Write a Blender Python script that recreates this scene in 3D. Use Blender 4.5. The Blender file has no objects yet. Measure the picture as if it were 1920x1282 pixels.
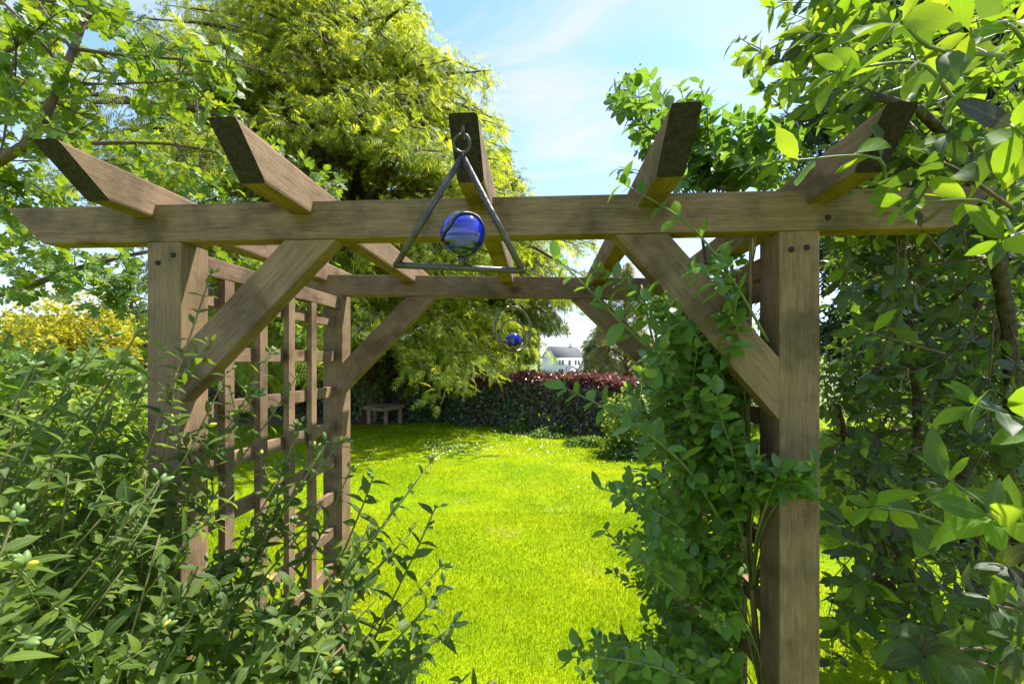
import bpy, bmesh, math, random
import numpy as np
from mathutils import Vector, Matrix

random.seed(7)
RNG = np.random.default_rng(7)
R = math.radians
scene = bpy.context.scene
COL = scene.collection

# ------------------------------------------------------------------ camera
F, HY, YAW, EYE = 806.4, 674.0, 0.0605, 1.6        # focal length in photo pixels, horizon row, yaw, eye height
cam_d = bpy.data.cameras.new("camera")
cam = bpy.data.objects.new("camera", cam_d)
COL.objects.link(cam)
cam.location = (0, 0, EYE)
cam.rotation_euler = (math.pi / 2, 0, YAW)
cam_d.sensor_width = 36.0
cam_d.lens = 36.0 * F / 1920.0
cam_d.shift_y = (HY - 641.0) / 1920.0
cam_d.clip_start = 0.05
cam_d.clip_end = 3000
scene.camera = cam

# ------------------------------------------------------------------ world, sun, exposure
SUN_ELEV, SUN_AZ = R(62), R(36)      # azimuth measured from +X towards +Y
world = bpy.data.worlds.new("World")
scene.world = world
world.use_nodes = True
wn, wl = world.node_tree.nodes, world.node_tree.links
wn.clear()
w_out = wn.new('ShaderNodeOutputWorld')
w_bg = wn.new('ShaderNodeBackground')
w_sky = wn.new('ShaderNodeTexSky')
w_sky.sky_type = 'NISHITA'
w_sky.sun_disc = False
w_sky.sun_elevation = SUN_ELEV
w_sky.sun_rotation = math.pi / 2 - SUN_AZ
w_sky.air_density = 1.0
w_sky.dust_density = 0.3
w_sky.ozone_density = 6.0
w_tc = wn.new('ShaderNodeTexCoord')
w_sep = wn.new('ShaderNodeSeparateXYZ')
wl.new(w_tc.outputs['Generated'], w_sep.inputs[0])
# cirrus: project the view direction on a high flat layer, then stretched noise
def wmath(op, a, b=None):
    n = wn.new('ShaderNodeMath'); n.operation = op
    for i, v in enumerate((a, b)):
        if v is None: continue
        if isinstance(v, (int, float)): n.inputs[i].default_value = v
        else: wl.new(v, n.inputs[i])
    return n.outputs[0]
zc = wmath('ADD', wmath('MAXIMUM', w_sep.outputs['Z'], 0.0), 0.16)
w_cmb = wn.new('ShaderNodeCombineXYZ')
wl.new(wmath('DIVIDE', w_sep.outputs['X'], zc), w_cmb.inputs[0])
wl.new(wmath('DIVIDE', w_sep.outputs['Y'], zc), w_cmb.inputs[1])
w_map = wn.new('ShaderNodeMapping')
w_map.inputs['Rotation'].default_value = (0, 0, R(28))
w_map.inputs['Scale'].default_value = (0.85, 2.3, 1)
wl.new(w_cmb.outputs[0], w_map.inputs[0])
w_n1 = wn.new('ShaderNodeTexNoise')
w_n1.inputs['Scale'].default_value = 1.25; w_n1.inputs['Detail'].default_value = 9
w_n1.inputs['Roughness'].default_value = 0.6; w_n1.inputs['Distortion'].default_value = 0.9
wl.new(w_map.outputs[0], w_n1.inputs['Vector'])
w_ramp = wn.new('ShaderNodeValToRGB')
w_ramp.color_ramp.elements[0].position = 0.43; w_ramp.color_ramp.elements[0].color = (0, 0, 0, 1)
w_ramp.color_ramp.elements[1].position = 0.66; w_ramp.color_ramp.elements[1].color = (0.9, 0.9, 0.9, 1)
wl.new(w_n1.outputs['Fac'], w_ramp.inputs[0])
# thin haze of cloud towards the horizon
w_hz = wn.new('ShaderNodeMapRange')
w_hz.inputs['From Min'].default_value = 0.02; w_hz.inputs['From Max'].default_value = 0.5
w_hz.inputs['To Min'].default_value = 0.7; w_hz.inputs['To Max'].default_value = 0.0
wl.new(w_sep.outputs['Z'], w_hz.inputs[0])
fac = wmath('MAXIMUM', w_ramp.outputs[0], w_hz.outputs[0])
w_mix = wn.new('ShaderNodeMix'); w_mix.data_type = 'RGBA'
wl.new(fac, w_mix.inputs['Factor'])
wl.new(w_sky.outputs[0], w_mix.inputs['A'])
w_mix.inputs['B'].default_value = (2.45, 2.55, 2.85, 1)
wl.new(w_mix.outputs['Result'], w_bg.inputs['Color'])
w_bg.inputs['Strength'].default_value = 0.15
wl.new(w_bg.outputs[0], w_out.inputs[0])

sun_d = bpy.data.lights.new("sun", 'SUN')
sun_d.energy = 4.6
sun_d.angle = R(0.53)
sun_d.color = (1.0, 0.95, 0.86)
sun = bpy.data.objects.new("sun", sun_d)
COL.objects.link(sun)
SUN_DIR = Vector((math.cos(SUN_ELEV) * math.cos(SUN_AZ), math.cos(SUN_ELEV) * math.sin(SUN_AZ), math.sin(SUN_ELEV)))
sun.rotation_euler = SUN_DIR.to_track_quat('Z', 'Y').to_euler()
sun.location = SUN_DIR * 40

vs = scene.view_settings
vs.view_transform = 'Standard'
vs.look = 'None'
vs.gamma = 1.0
vs.exposure = 1.36
scene.render.engine = 'CYCLES'
cy = scene.cycles
cy.max_bounces = 9; cy.diffuse_bounces = 5; cy.glossy_bounces = 3; cy.transmission_bounces = 6
cy.use_denoising = True
cy.use_adaptive_sampling = True; cy.adaptive_threshold = 0.02
cy.sample_clamp_indirect = 8.0
cy.caustics_reflective = False; cy.caustics_refractive = False

# ------------------------------------------------------------------ helpers
CA, SA = math.cos(YAW), math.sin(YAW)
def P(px, py, d):
    """world point seen at photo pixel (px, py) at depth d metres"""
    xc = (px - 960.0) / F * d
    return np.array((CA * xc - SA * d, SA * xc + CA * d, EYE + (HY - py) / F * d))
def project(p):
    p = np.asarray(p, float)
    xc = CA * p[..., 0] + SA * p[..., 1]
    d = -SA * p[..., 0] + CA * p[..., 1]
    ds = np.where(np.abs(d) < 1e-3, 1e-3, d)
    return 960 + F * xc / ds, HY - F * (p[..., 2] - EYE) / ds, d
def inside(poly, x, y):
    """vectorised point in polygon"""
    x = np.asarray(x, float); y = np.asarray(y, float)
    r = np.zeros(x.shape, bool); n = len(poly)
    for i in range(n):
        x0, y0 = poly[i]; x1, y1 = poly[(i + 1) % n]
        if y0 == y1: continue
        c = ((y0 > y) != (y1 > y)) & (x < (x1 - x0) * (y - y0) / (y1 - y0) + x0)
        r ^= c
    return r
def unit(v):
    v = np.asarray(v, float)
    return v / np.maximum(np.linalg.norm(v, axis=-1, keepdims=True), 1e-9)

def mesh_tris(name, V, T, mats=(), attrs=None, smooth=True, mat_idx=None):
    V = np.asarray(V, np.float32); T = np.asarray(T, np.int32)
    me = bpy.data.meshes.new(name)
    me.vertices.add(len(V)); me.vertices.foreach_set('co', V.ravel())
    me.loops.add(T.size); me.loops.foreach_set('vertex_index', T.ravel())
    me.polygons.add(len(T)); me.polygons.foreach_set('loop_start', np.arange(len(T), dtype=np.int32) * 3)
    if smooth: me.polygons.foreach_set('use_smooth', np.ones(len(T), bool))
    if mat_idx is not None: me.polygons.foreach_set('material_index', np.asarray(mat_idx, np.int32))
    for k, a in (attrs or {}).items():
        at = me.attributes.new(k, 'FLOAT', 'POINT'); at.data.foreach_set('value', np.asarray(a, np.float32))
    me.update(calc_edges=True)
    for m in mats: me.materials.append(m)
    return me
def put(name, me, parent=None, loc=None):
    o = bpy.data.objects.new(name, me); COL.objects.link(o)
    if parent is not None:
        o.parent = parent
        if loc is None: o.location = -np.array(ROOTLOC.get(parent.name, (0, 0, 0)))
    if loc is not None: o.location = loc
    return o
ROOTLOC = {}
def thing(name, label, cat, loc=(0, 0, 0), group=None):
    o = bpy.data.objects.new(name, None); COL.objects.link(o)
    o.location = loc; o['label'] = label; o['category'] = cat
    o.empty_display_size = 0.1
    if group: o['group'] = group
    ROOTLOC[o.name] = tuple(loc)
    return o
def tag(o, label, cat, group=None):
    o['label'] = label; o['category'] = cat
    if group: o['group'] = group
    return o
def structure(o): o['kind'] = 'structure'; return o
def stuff(o): o['kind'] = 'stuff'; return o

class MB:
    """collects triangles"""
    def __init__(s): s.V = []; s.T = []; s.n = 0; s.M = []
    def add(s, V, T, m=0):
        V = np.asarray(V, float).reshape(-1, 3); T = np.asarray(T, int).reshape(-1, 3)
        s.V.append(V); s.T.append(T + s.n); s.n += len(V); s.M.append(np.full(len(T), m))
    def quad(s, a, b, c, d, m=0): s.add([a, b, c, d], [[0, 1, 2], [0, 2, 3]], m)
    def box(s, lo, hi, m=0):
        x0, y0, z0 = lo; x1, y1, z1 = hi
        V = [(x0,y0,z0),(x1,y0,z0),(x1,y1,z0),(x0,y1,z0),(x0,y0,z1),(x1,y0,z1),(x1,y1,z1),(x0,y1,z1)]
        Q = [(0,3,2,1),(4,5,6,7),(0,1,5,4),(1,2,6,5),(2,3,7,6),(3,0,4,7)]
        s.add(V, [t for q in Q for t in ((q[0],q[1],q[2]),(q[0],q[2],q[3]))], m)
    def tube(s, pts, rad, sides=6, m=0, closed=False):
        V, T = tube(pts, rad, sides, closed); s.add(V, T, m)
    def mesh(s, name, mats, smooth=True):
        return mesh_tris(name, np.concatenate(s.V), np.concatenate(s.T), mats, smooth=smooth, mat_idx=np.concatenate(s.M))

def tube(pts, rad, sides=6, closed=False):
    pts = np.asarray(pts, float); n = len(pts)
    rad = np.broadcast_to(np.asarray(rad, float), (n,))
    if closed: tan = np.roll(pts, -1, 0) - np.roll(pts, 1, 0)
    else: tan = np.gradient(pts, axis=0)
    tan = unit(tan)
    ref = np.array((0.13, 0.21, 1.0)) if abs(tan[:, 2]).mean() < 0.85 else np.array((1.0, 0.2, 0.1))
    u = unit(np.cross(tan, ref)); v = np.cross(tan, u)
    a = np.linspace(0, 2 * math.pi, sides, endpoint=False)
    V = pts[:, None] + rad[:, None, None] * (np.cos(a)[None, :, None] * u[:, None] + np.sin(a)[None, :, None] * v[:, None])
    T = []
    for i in range(n if closed else n - 1):
        j = (i + 1) % n
        for k in range(sides):
            l = (k + 1) % sides
            T += [(i*sides+k, i*sides+l, j*sides+l), (i*sides+k, j*sides+l, j*sides+k)]
    V = V.reshape(-1, 3)
    if not closed:
        V = np.vstack([V, pts[0], pts[-1]]); b = n * sides
        for k in range(sides):
            l = (k + 1) % sides
            T += [(b, l, k), (b + 1, (n-1)*sides+k, (n-1)*sides+l)]
    return V, np.array(T)
def curve(ctrl, n=12):
    """Catmull-Rom through control points"""
    c = np.asarray(ctrl, float)
    if len(c) == 2: return c[0] + (c[1] - c[0]) * np.linspace(0, 1, n)[:, None]
    e = np.vstack([2 * c[0] - c[1], c, 2 * c[-1] - c[-2]])
    t = np.linspace(0, len(c) - 1 - 1e-6, n); i = t.astype(int); f = (t - i)[:, None]
    p0, p1, p2, p3 = e[i], e[i+1], e[i+2], e[i+3]
    return 0.5 * (2*p1 + (p2-p0)*f + (2*p0-5*p1+4*p2-p3)*f*f + (3*p1-p0-3*p2+p3)*f**3)

# ------------------------------------------------------------------ materials
def newmat(name):
    m = bpy.data.materials.new(name); m.use_nodes = True
    nt = m.node_tree; nt.nodes.clear()
    return m, nt.nodes, nt.links
def N(nodes, kind, **kw):
    n = nodes.new(kind)
    for k, v in kw.items():
        if k in n.inputs: n.inputs[k].default_value = v
        else: setattr(n, k, v)
    return n
def ramp(nodes, stops):
    n = nodes.new('ShaderNodeValToRGB'); e = n.color_ramp.elements
    while len(e) < len(stops): e.new(0.5)
    for el, (p, c) in zip(e, stops): el.position = p; el.color = (*c, 1)
    return n
def leaf_mat(name, stops, trans, tmix=0.4, rough=0.4, rib=(0.25, 0.35, 0.08), ribw=0.12, spec=0.5, back=None):
    """leaf: Principled top mixed with a translucent part; colour varies from leaf to leaf"""
    m, n, l = newmat(name)
    out = N(n, 'ShaderNodeOutputMaterial'); oi = N(n, 'ShaderNodeObjectInfo')
    at = N(n, 'ShaderNodeAttribute', attribute_name='rnd'); ad = N(n, 'ShaderNodeMath', operation='ADD'); fr = N(n, 'ShaderNodeMath', operation='FRACT')
    l.new(oi.outputs['Random'], ad.inputs[0]); l.new(at.outputs['Fac'], ad.inputs[1]); l.new(ad.outputs[0], fr.inputs[0])
    cr = ramp(n, stops); l.new(fr.outputs[0], cr.inputs[0])
    tr = ramp(n, trans); l.new(fr.outputs[0], tr.inputs[0])
    col = cr.outputs[0]; tcol = tr.outputs[0]
    tc = N(n, 'ShaderNodeTexCoord'); nz = N(n, 'ShaderNodeTexNoise', Scale=60.0, Detail=3.0)
    l.new(tc.outputs['Object'], nz.inputs['Vector'])
    mr = N(n, 'ShaderNodeMapRange'); mr.inputs['To Min'].default_value = 0.75; mr.inputs['To Max'].default_value = 1.25
    l.new(nz.outputs['Fac'], mr.inputs[0])
    mu = N(n, 'ShaderNodeMix', data_type='RGBA', blend_type='MULTIPLY'); mu.inputs['Factor'].default_value = 1
    l.new(col, mu.inputs['A']); l.new(mr.outputs[0], mu.inputs['B']); col = mu.outputs['Result']
    if ribw:
        md = N(n, 'ShaderNodeAttribute', attribute_name='mid'); av = N(n, 'ShaderNodeAttribute', attribute_name='along')
        t1 = N(n, 'ShaderNodeMath', operation='MULTIPLY_ADD'); l.new(md.outputs['Fac'], t1.inputs[0]); t1.inputs[1].default_value = -.2; l.new(av.outputs['Fac'], t1.inputs[2])
        t2 = N(n, 'ShaderNodeMath', operation='MULTIPLY'); l.new(t1.outputs[0], t2.inputs[0]); t2.inputs[1].default_value = 62
        t3 = N(n, 'ShaderNodeMath', operation='SINE'); l.new(t2.outputs[0], t3.inputs[0])
        t4 = N(n, 'ShaderNodeMapRange'); t4.inputs['From Min'].default_value = .55; t4.inputs['From Max'].default_value = 1; t4.inputs['To Min'].default_value = 0; t4.inputs['To Max'].default_value = .3; l.new(t3.outputs[0], t4.inputs[0])
        mv = N(n, 'ShaderNodeMix', data_type='RGBA'); l.new(t4.outputs[0], mv.inputs['Factor']); l.new(col, mv.inputs['A']); mv.inputs['B'].default_value = (*rib, 1); col = mv.outputs['Result']
        # browned, damaged spots
        gp = N(n, 'ShaderNodeNewGeometry'); bs = N(n, 'ShaderNodeTexNoise', Scale=38.0, Detail=4.0, Roughness=.7); l.new(gp.outputs['Position'], bs.inputs['Vector'])
        bf = N(n, 'ShaderNodeMapRange'); bf.inputs['From Min'].default_value = .66; bf.inputs['From Max'].default_value = .74; bf.inputs['To Max'].default_value = .8; l.new(bs.outputs['Fac'], bf.inputs[0])
        mb_ = N(n, 'ShaderNodeMix', data_type='RGBA'); l.new(bf.outputs[0], mb_.inputs['Factor']); l.new(col, mb_.inputs['A']); mb_.inputs['B'].default_value = (.13, .085, .03, 1); col = mb_.outputs['Result']
        lt = N(n, 'ShaderNodeMapRange'); lt.inputs['From Min'].default_value = ribw * 0.4; lt.inputs['From Max'].default_value = ribw
        lt.inputs['To Min'].default_value = 0.6; lt.inputs['To Max'].default_value = 0.0
        l.new(md.outputs['Fac'], lt.inputs[0])
        mx = N(n, 'ShaderNodeMix', data_type='RGBA'); l.new(lt.outputs[0], mx.inputs['Factor'])
        l.new(col, mx.inputs['A']); mx.inputs['B'].default_value = (*rib, 1); col = mx.outputs['Result']
    if back:
        ge = N(n, 'ShaderNodeNewGeometry'); mb = N(n, 'ShaderNodeMix', data_type='RGBA')
        l.new(ge.outputs['Backfacing'], mb.inputs['Factor']); l.new(col, mb.inputs['A']); mb.inputs['B'].default_value = (*back, 1); col = mb.outputs['Result']
    pb = N(n, 'ShaderNodeBsdfPrincipled', Roughness=rough); pb.inputs['Specular IOR Level'].default_value = spec
    l.new(col, pb.inputs['Base Color'])
    tb = N(n, 'ShaderNodeBsdfTranslucent'); l.new(tcol, tb.inputs['Color'])
    ms = N(n, 'ShaderNodeMixShader'); ms.inputs[0].default_value = tmix
    l.new(pb.outputs[0], ms.inputs[1]); l.new(tb.outputs[0], ms.inputs[2]); l.new(ms.outputs[0], out.inputs[0])
    return m
def simple(name, col, rough=0.7, metal=0.0, noise=0.25, scale=8.0, bump=0.0, spec=0.4, col2=None, detail=6.0, coord='Object'):
    m, n, l = newmat(name)
    out = N(n, 'ShaderNodeOutputMaterial'); pb = N(n, 'ShaderNodeBsdfPrincipled', Roughness=rough, Metallic=metal)
    pb.inputs['Specular IOR Level'].default_value = spec
    tc = N(n, 'ShaderNodeTexCoord'); nz = N(n, 'ShaderNodeTexNoise', Scale=scale, Detail=detail); l.new(tc.outputs[coord], nz.inputs['Vector'])
    c2 = col2 or tuple(c * (1 - noise) for c in col); c1 = col if col2 else tuple(c * (1 + noise) for c in col)
    cr = ramp(n, [(0.3, c2), (0.7, c1)]); l.new(nz.outputs['Fac'], cr.inputs[0]); l.new(cr.outputs[0], pb.inputs['Base Color'])
    if bump:
        b = N(n, 'ShaderNodeBump', Strength=bump, Distance=0.02); l.new(nz.outputs['Fac'], b.inputs['Height']); l.new(b.outputs[0], pb.inputs['Normal'])
    l.new(pb.outputs[0], out.inputs[0])
    return m
def wood_mat(name, dark, light, algae=(0.13, 0.14, 0.03), algae_amt=0.35, scale=1.0):
    """weathered timber; grain runs along the local X axis"""
    m, n, l = newmat(name)
    out = N(n, 'ShaderNodeOutputMaterial'); pb = N(n, 'ShaderNodeBsdfPrincipled', Roughness=0.82); pb.inputs['Specular IOR Level'].default_value = 0.25
    tc = N(n, 'ShaderNodeTexCoord'); oi = N(n, 'ShaderNodeObjectInfo')
    off = N(n, 'ShaderNodeVectorMath', operation='SCALE'); off.inputs[0].default_value = (17, 5, 9); l.new(oi.outputs['Random'], off.inputs['Scale'])
    add = N(n, 'ShaderNodeVectorMath', operation='ADD'); l.new(tc.outputs['Object'], add.inputs[0]); l.new(off.outputs[0], add.inputs[1])
    mp = N(n, 'ShaderNodeMapping'); mp.inputs['Scale'].default_value = (1.6*scale, 26*scale, 26*scale); l.new(add.outputs[0], mp.inputs[0])
    g1 = N(n, 'ShaderNodeTexNoise', Scale=2.2, Detail=8.0, Roughness=0.65, Distortion=0.6); l.new(mp.outputs[0], g1.inputs['Vector'])
    mp2 = N(n, 'ShaderNodeMapping'); mp2.inputs['Scale'].default_value = (9*scale, 210*scale, 210*scale); l.new(add.outputs[0], mp2.inputs[0])
    g2 = N(n, 'ShaderNodeTexNoise', Scale=1.6, Detail=5.0, Roughness=0.7); l.new(mp2.outputs[0], g2.inputs['Vector'])
    mixg = N(n, 'ShaderNodeMath', operation='MULTIPLY_ADD'); l.new(g2.outputs['Fac'], mixg.inputs[0]); mixg.inputs[1].default_value = 0.72
    sc = N(n, 'ShaderNodeMath', operation='MULTIPLY'); l.new(g1.outputs['Fac'], sc.inputs[0]); sc.inputs[1].default_value = 0.32; l.new(sc.outputs[0], mixg.inputs[2])
    mid = tuple((a + b) / 2 for a, b in zip(dark, light))
    cr = ramp(n, [(0.28, dark), (0.5, mid), (0.74, light)]); l.new(mixg.outputs[0], cr.inputs[0])
    # knots: stretched voronoi rings
    mp3 = N(n, 'ShaderNodeMapping'); mp3.inputs['Scale'].default_value = (3.4, 6.5, 6.5); l.new(add.outputs[0], mp3.inputs[0])
    vo = N(n, 'ShaderNodeTexVoronoi', Scale=1.0); l.new(mp3.outputs[0], vo.inputs['Vector'])
    kr = ramp(n, [(0.05, (0.22, 0.17, 0.13)), (0.09, (0.6, 0.52, 0.45)), (0.12, (0.85, 0.8, 0.75)), (0.2, (1, 1, 1))]); l.new(vo.outputs['Distance'], kr.inputs[0])
    mk = N(n, 'ShaderNodeMix', data_type='RGBA', blend_type='MULTIPLY'); mk.inputs['Factor'].default_value = 0.8; l.new(cr.outputs[0], mk.inputs['A']); l.new(kr.outputs[0], mk.inputs['B'])
    # weather stains and green algae
    st = N(n, 'ShaderNodeTexNoise', Scale=7.0, Detail=6.0, Roughness=0.6); l.new(add.outputs[0], st.inputs['Vector'])
    sr = ramp(n, [(0.33, (0.42, 0.40, 0.38)), (0.5, (0.9, 0.88, 0.85)), (0.68, (1.15, 1.1, 1.05))]); l.new(st.outputs['Fac'], sr.inputs[0])
    m2 = N(n, 'ShaderNodeMix', data_type='RGBA', blend_type='MULTIPLY'); m2.inputs['Factor'].default_value = 0.95; l.new(mk.outputs['Result'], m2.inputs['A']); l.new(sr.outputs[0], m2.inputs['B'])
    al = N(n, 'ShaderNodeTexNoise', Scale=3.1, Detail=7.0, Roughness=0.7); a2 = N(n, 'ShaderNodeVectorMath', operation='ADD'); a2.inputs[1].default_value = (3.3, 8.1, 1.7)
    l.new(add.outputs[0], a2.inputs[0]); l.new(a2.outputs[0], al.inputs['Vector'])
    ar = N(n, 'ShaderNodeMapRange'); ar.inputs['From Min'].default_value = 0.42; ar.inputs['From Max'].default_value = 0.7; ar.inputs['To Max'].default_value = algae_amt; l.new(al.outputs['Fac'], ar.inputs[0])
    m3 = N(n, 'ShaderNodeMix', data_type='RGBA'); l.new(ar.outputs[0], m3.inputs['Factor']); l.new(m2.outputs['Result'], m3.inputs['A']); m3.inputs['B'].default_value = (*algae, 1)
    l.new(m3.outputs['Result'], pb.inputs['Base Color'])
    bu = N(n, 'ShaderNodeBump', Strength=0.7, Distance=0.003); l.new(mixg.outputs[0], bu.inputs['Height']); l.new(bu.outputs[0], pb.inputs['Normal'])
    l.new(pb.outputs[0], out.inputs[0])
    return m

M = {}
M['timber'] = wood_mat('weathered_timber', (0.09, 0.056, 0.03), (0.37, 0.25, 0.16), algae=(0.13, 0.12, 0.03), algae_amt=0.3)
M['end'] = simple('dark_end_grain', (0.026, 0.019, 0.018), 0.9, noise=0.5, scale=90, bump=0.6)
M['lath'] = wood_mat('trellis_lath_wood', (0.13, 0.08, 0.05), (0.36, 0.245, 0.165), algae_amt=0.15)
M['bench'] = wood_mat('old_bench_wood', (0.22, 0.15, 0.11), (0.46, 0.33, 0.26), algae_amt=0.1)
M['bolt'] = simple('blackened_bolt', (0.03, 0.027, 0.025), 0.6, 0.6, scale=60)
M['bark'] = simple('brown_bark', (0.12, 0.085, 0.06), 0.9, noise=0.45, scale=14, bump=0.6)
M['bark_grey'] = simple('grey_bark', (0.20, 0.17, 0.14), 0.9, noise=0.4, scale=18, bump=0.6)
M['twig'] = simple('brown_twig', (0.10, 0.065, 0.045), 0.8, noise=0.4, scale=30)
M['green_stem'] = simple('green_stem', (0.13, 0.17, 0.045), 0.55, noise=0.3, scale=20)
M['tan_stem'] = simple('tan_stem', (0.20, 0.16, 0.07), 0.65, noise=0.35, scale=20)
M['dark_bark'] = simple('dark_shrub_bark', (0.06, 0.045, 0.034), 0.95, noise=0.5, scale=40, bump=0.8)
M['soil'] = simple('bare_soil', (0.17, 0.12, 0.085), 0.95, noise=0.4, scale=9, bump=0.8, detail=10)

# ------------------------------------------------------------------ leaf shapes
def leaf_shape(prof, fold=0.12, curl=0.12, wave=0.0, ph=0.0, skew=0.0):
    """prof rows: (x on midrib, half width, forward shift of edge). Leaf along +X, unit length, top +Z"""
    V, mid = [], []
    for i, (x, w, sh) in enumerate(prof):
        zc = -curl * x * x
        for s in (-1, 0, 1):
            xe = x + (sh if s else 0)
            z = zc + (fold * w if s else 0) + (wave * math.sin(7 * x + ph + s) * w if s else 0)
            if s: z += -curl * (xe * xe - x * x)
            V.append((xe, s * w * (1 + .12 * s * math.sin(ph * 3)) + skew * xe * xe, z)); mid.append(abs(s))
    T = []
    for i in range(len(prof) - 1):
        a = i * 3; b = a + 3
        for k in (0, 1):
            T += [(a+k, b+k, b+k+1), (a+k, b+k+1, a+k+1)]
    return np.array(V), np.array(T), np.array(mid, float)
def variants(prof, folds, curls, wave=0.0):
    return [leaf_shape(prof, f, c, wave, i * 1.7, (.10, -.08, .04, -.14, 0, .16)[i % 6]) for i, (f, c) in enumerate(zip(folds, curls))]
LANCE = [(0, .012, 0), (.1, .085, 0), (.32, .165, 0), (.62, .135, 0), (.85, .055, 0), (1, .004, 0)]
OVAL = [(0, .015, 0), (.08, .04, 0), (.25, .2, 0), (.45, .265, 0), (.7, .245, 0), (.9, .115, 0), (1, .008, 0)]
ELLIP = [(0, .012, 0), (.08, .02, 0), (.22, .13, 0), (.42, .205, 0), (.62, .205, 0), (.82, .125, 0), (.94, .05, 0), (1, .005, 0)]
LOBED = [(0, .012, 0), (.16, .02, 0), (.2, .16, .02), (.28, .40, .14), (.36, .36, .20), (.42, .15, .05), (.50, .17, .06), (.58, .42, .18),
         (.66, .32, .20), (.71, .14, .06), (.78, .22, .12), (.88, .12, .08), (1, .01, 0)]
LEAF_H = variants(LANCE, (.25, .1, .4, .2, .5, .0), (.15, .3, .05, .5, .25, .7))
LEAF_E = variants(OVAL, (.2, .05, .45, .15, .3), (.12, .3, .0, .5, -.15))
LEAF_R = variants(ELLIP, (.18, .05, .5, .25, .35, .1), (.15, .4, .05, .6, .25, -.1), wave=0.22)
LEAF_L = variants(LOBED, (.15, .02, .3, .1), (.15, .35, .05, -.1), wave=0.15)
DIAMOND = [(0, .02, 0), (.4, .3, 0), (.75, .2, 0), (1, .01, 0)]
LEAF_S = [(np.array(((0, 0, 0), (.48, -.27, f), (1, 0, -c), (.45, .27, f))), np.array(((0, 1, 2), (0, 2, 3))), np.zeros(4)) for f, c in ((.05, .05), (.0, .15), (.12, .0))]
SLIM = [(0, .03, 0), (.45, .16, 0), (1, .01, 0)]

class Leaves:
    """a list of leaves of one plant"""
    def __init__(s): s.p = []; s.a = []; s.n = []; s.L = []; s.w = []; s.c = []
    def add(s, p, a, n, L, w=1.0, c=0): s.p.append(p); s.a.append(a); s.n.append(n); s.L.append(L); s.w.append(w); s.c.append(c)
    def arrays(s):
        return np.array(s.p, float), unit(np.array(s.a, float)), np.array(s.n, float), np.array(s.L, float), np.array(s.w, float), np.array(s.c)
def frames(a, nrm):
    x = unit(a); z = nrm - (nrm * x).sum(1, keepdims=True) * x
    bad = np.linalg.norm(z, axis=1) < 1e-4
    z[bad] = np.array((0.3, 0.2, 0.9)) - ((np.array((0.3, 0.2, 0.9)) * x[bad]).sum(1, keepdims=True)) * x[bad]
    z = unit(z); y = np.cross(z, x)
    return x, y, z
def merged(name, p, x, y, z, L, w, shapes, mats, cls, rng):
    """one mesh out of many leaves; each leaf keeps its own tone"""
    Vs, Ts, rn, md, mi, al = [], [], [], [], [], []; base = 0
    var = rng.integers(0, len(shapes), len(p))
    for k, (V, T, m) in enumerate(shapes):
        s = np.where(var == k)[0]
        if not len(s): continue
        A = (V[None, :, 0:1] * (x[s] * L[s, None])[:, None] + V[None, :, 1:2] * (y[s] * (L[s] * w[s])[:, None])[:, None]
             + V[None, :, 2:3] * (z[s] * L[s, None])[:, None] + p[s][:, None])
        Vs.append(A.reshape(-1, 3)); nv = len(V)
        Ts.append((T[None] + (np.arange(len(s)) * nv)[:, None, None] + base).reshape(-1, 3)); base += len(s) * nv
        rn.append(np.repeat(rng.random(len(s)), nv)); md.append(np.tile(m, len(s))); al.append(np.tile(V[:, 0], len(s))); mi.append(np.repeat(cls[s], len(T)))
    return mesh_tris(name, np.concatenate(Vs), np.concatenate(Ts), mats, {'rnd': np.concatenate(rn), 'mid': np.concatenate(md), 'along': np.concatenate(al)}, mat_idx=np.concatenate(mi))
def build_leaves(root, leaves, shapes, mats, n_obj=300, seed=1, keep=None):
    rng = np.random.default_rng(seed)
    p, a, nr, L, w, c = leaves.arrays()
    if keep is not None:
        u, v, d = project(p + a * L[:, None] * 0.5); k = keep(u, v, d, p)
        p, a, nr, L, w, c = p[k], a[k], nr[k], L[k], w[k], c[k]
    x, y, z = frames(a, nr)
    ctr = p + x * L[:, None] * 0.5
    u, v, d = project(ctr)
    ok = (d > 0.1) & (u > 10) & (u < 1910) & (v > 10) & (v < 1272)
    face = np.abs((unit(ctr - np.array((0, 0, EYE))) * z).sum(1))
    score = np.where(ok, L * w / np.maximum(d, 0.1) * (0.35 + face), -1)
    big = np.argsort(-score)[:n_obj]; big = big[score[big] > 0]
    rest = np.ones(len(p), bool); rest[big] = False
    # unit leaves shared by all copies
    unitm = {}
    for ci, mt in enumerate(mats):
        for k, (V, T, m) in enumerate(shapes):
            unitm[ci, k] = mesh_tris('leaf', V, T, [mt], {'mid': m, 'along': V[:, 0]})
    off = np.array(ROOTLOC[root.name])
    for i in big:
        o = bpy.data.objects.new('leaf', unitm[int(c[i]), int(rng.integers(len(shapes)))]); COL.objects.link(o); o.parent = root
        X, Y, Z = x[i] * L[i], y[i] * L[i] * w[i], z[i] * L[i]; q = p[i] - off
        o.matrix_local = Matrix(((X[0], Y[0], Z[0], q[0]), (X[1], Y[1], Z[1], q[1]), (X[2], Y[2], Z[2], q[2]), (0, 0, 0, 1)))
    if rest.any():
        me = merged('foliage', p[rest], x[rest], y[rest], z[rest], L[rest], w[rest], shapes, mats, c[rest], rng)
        stuff(put('foliage', me, root))
    return len(p)

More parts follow.
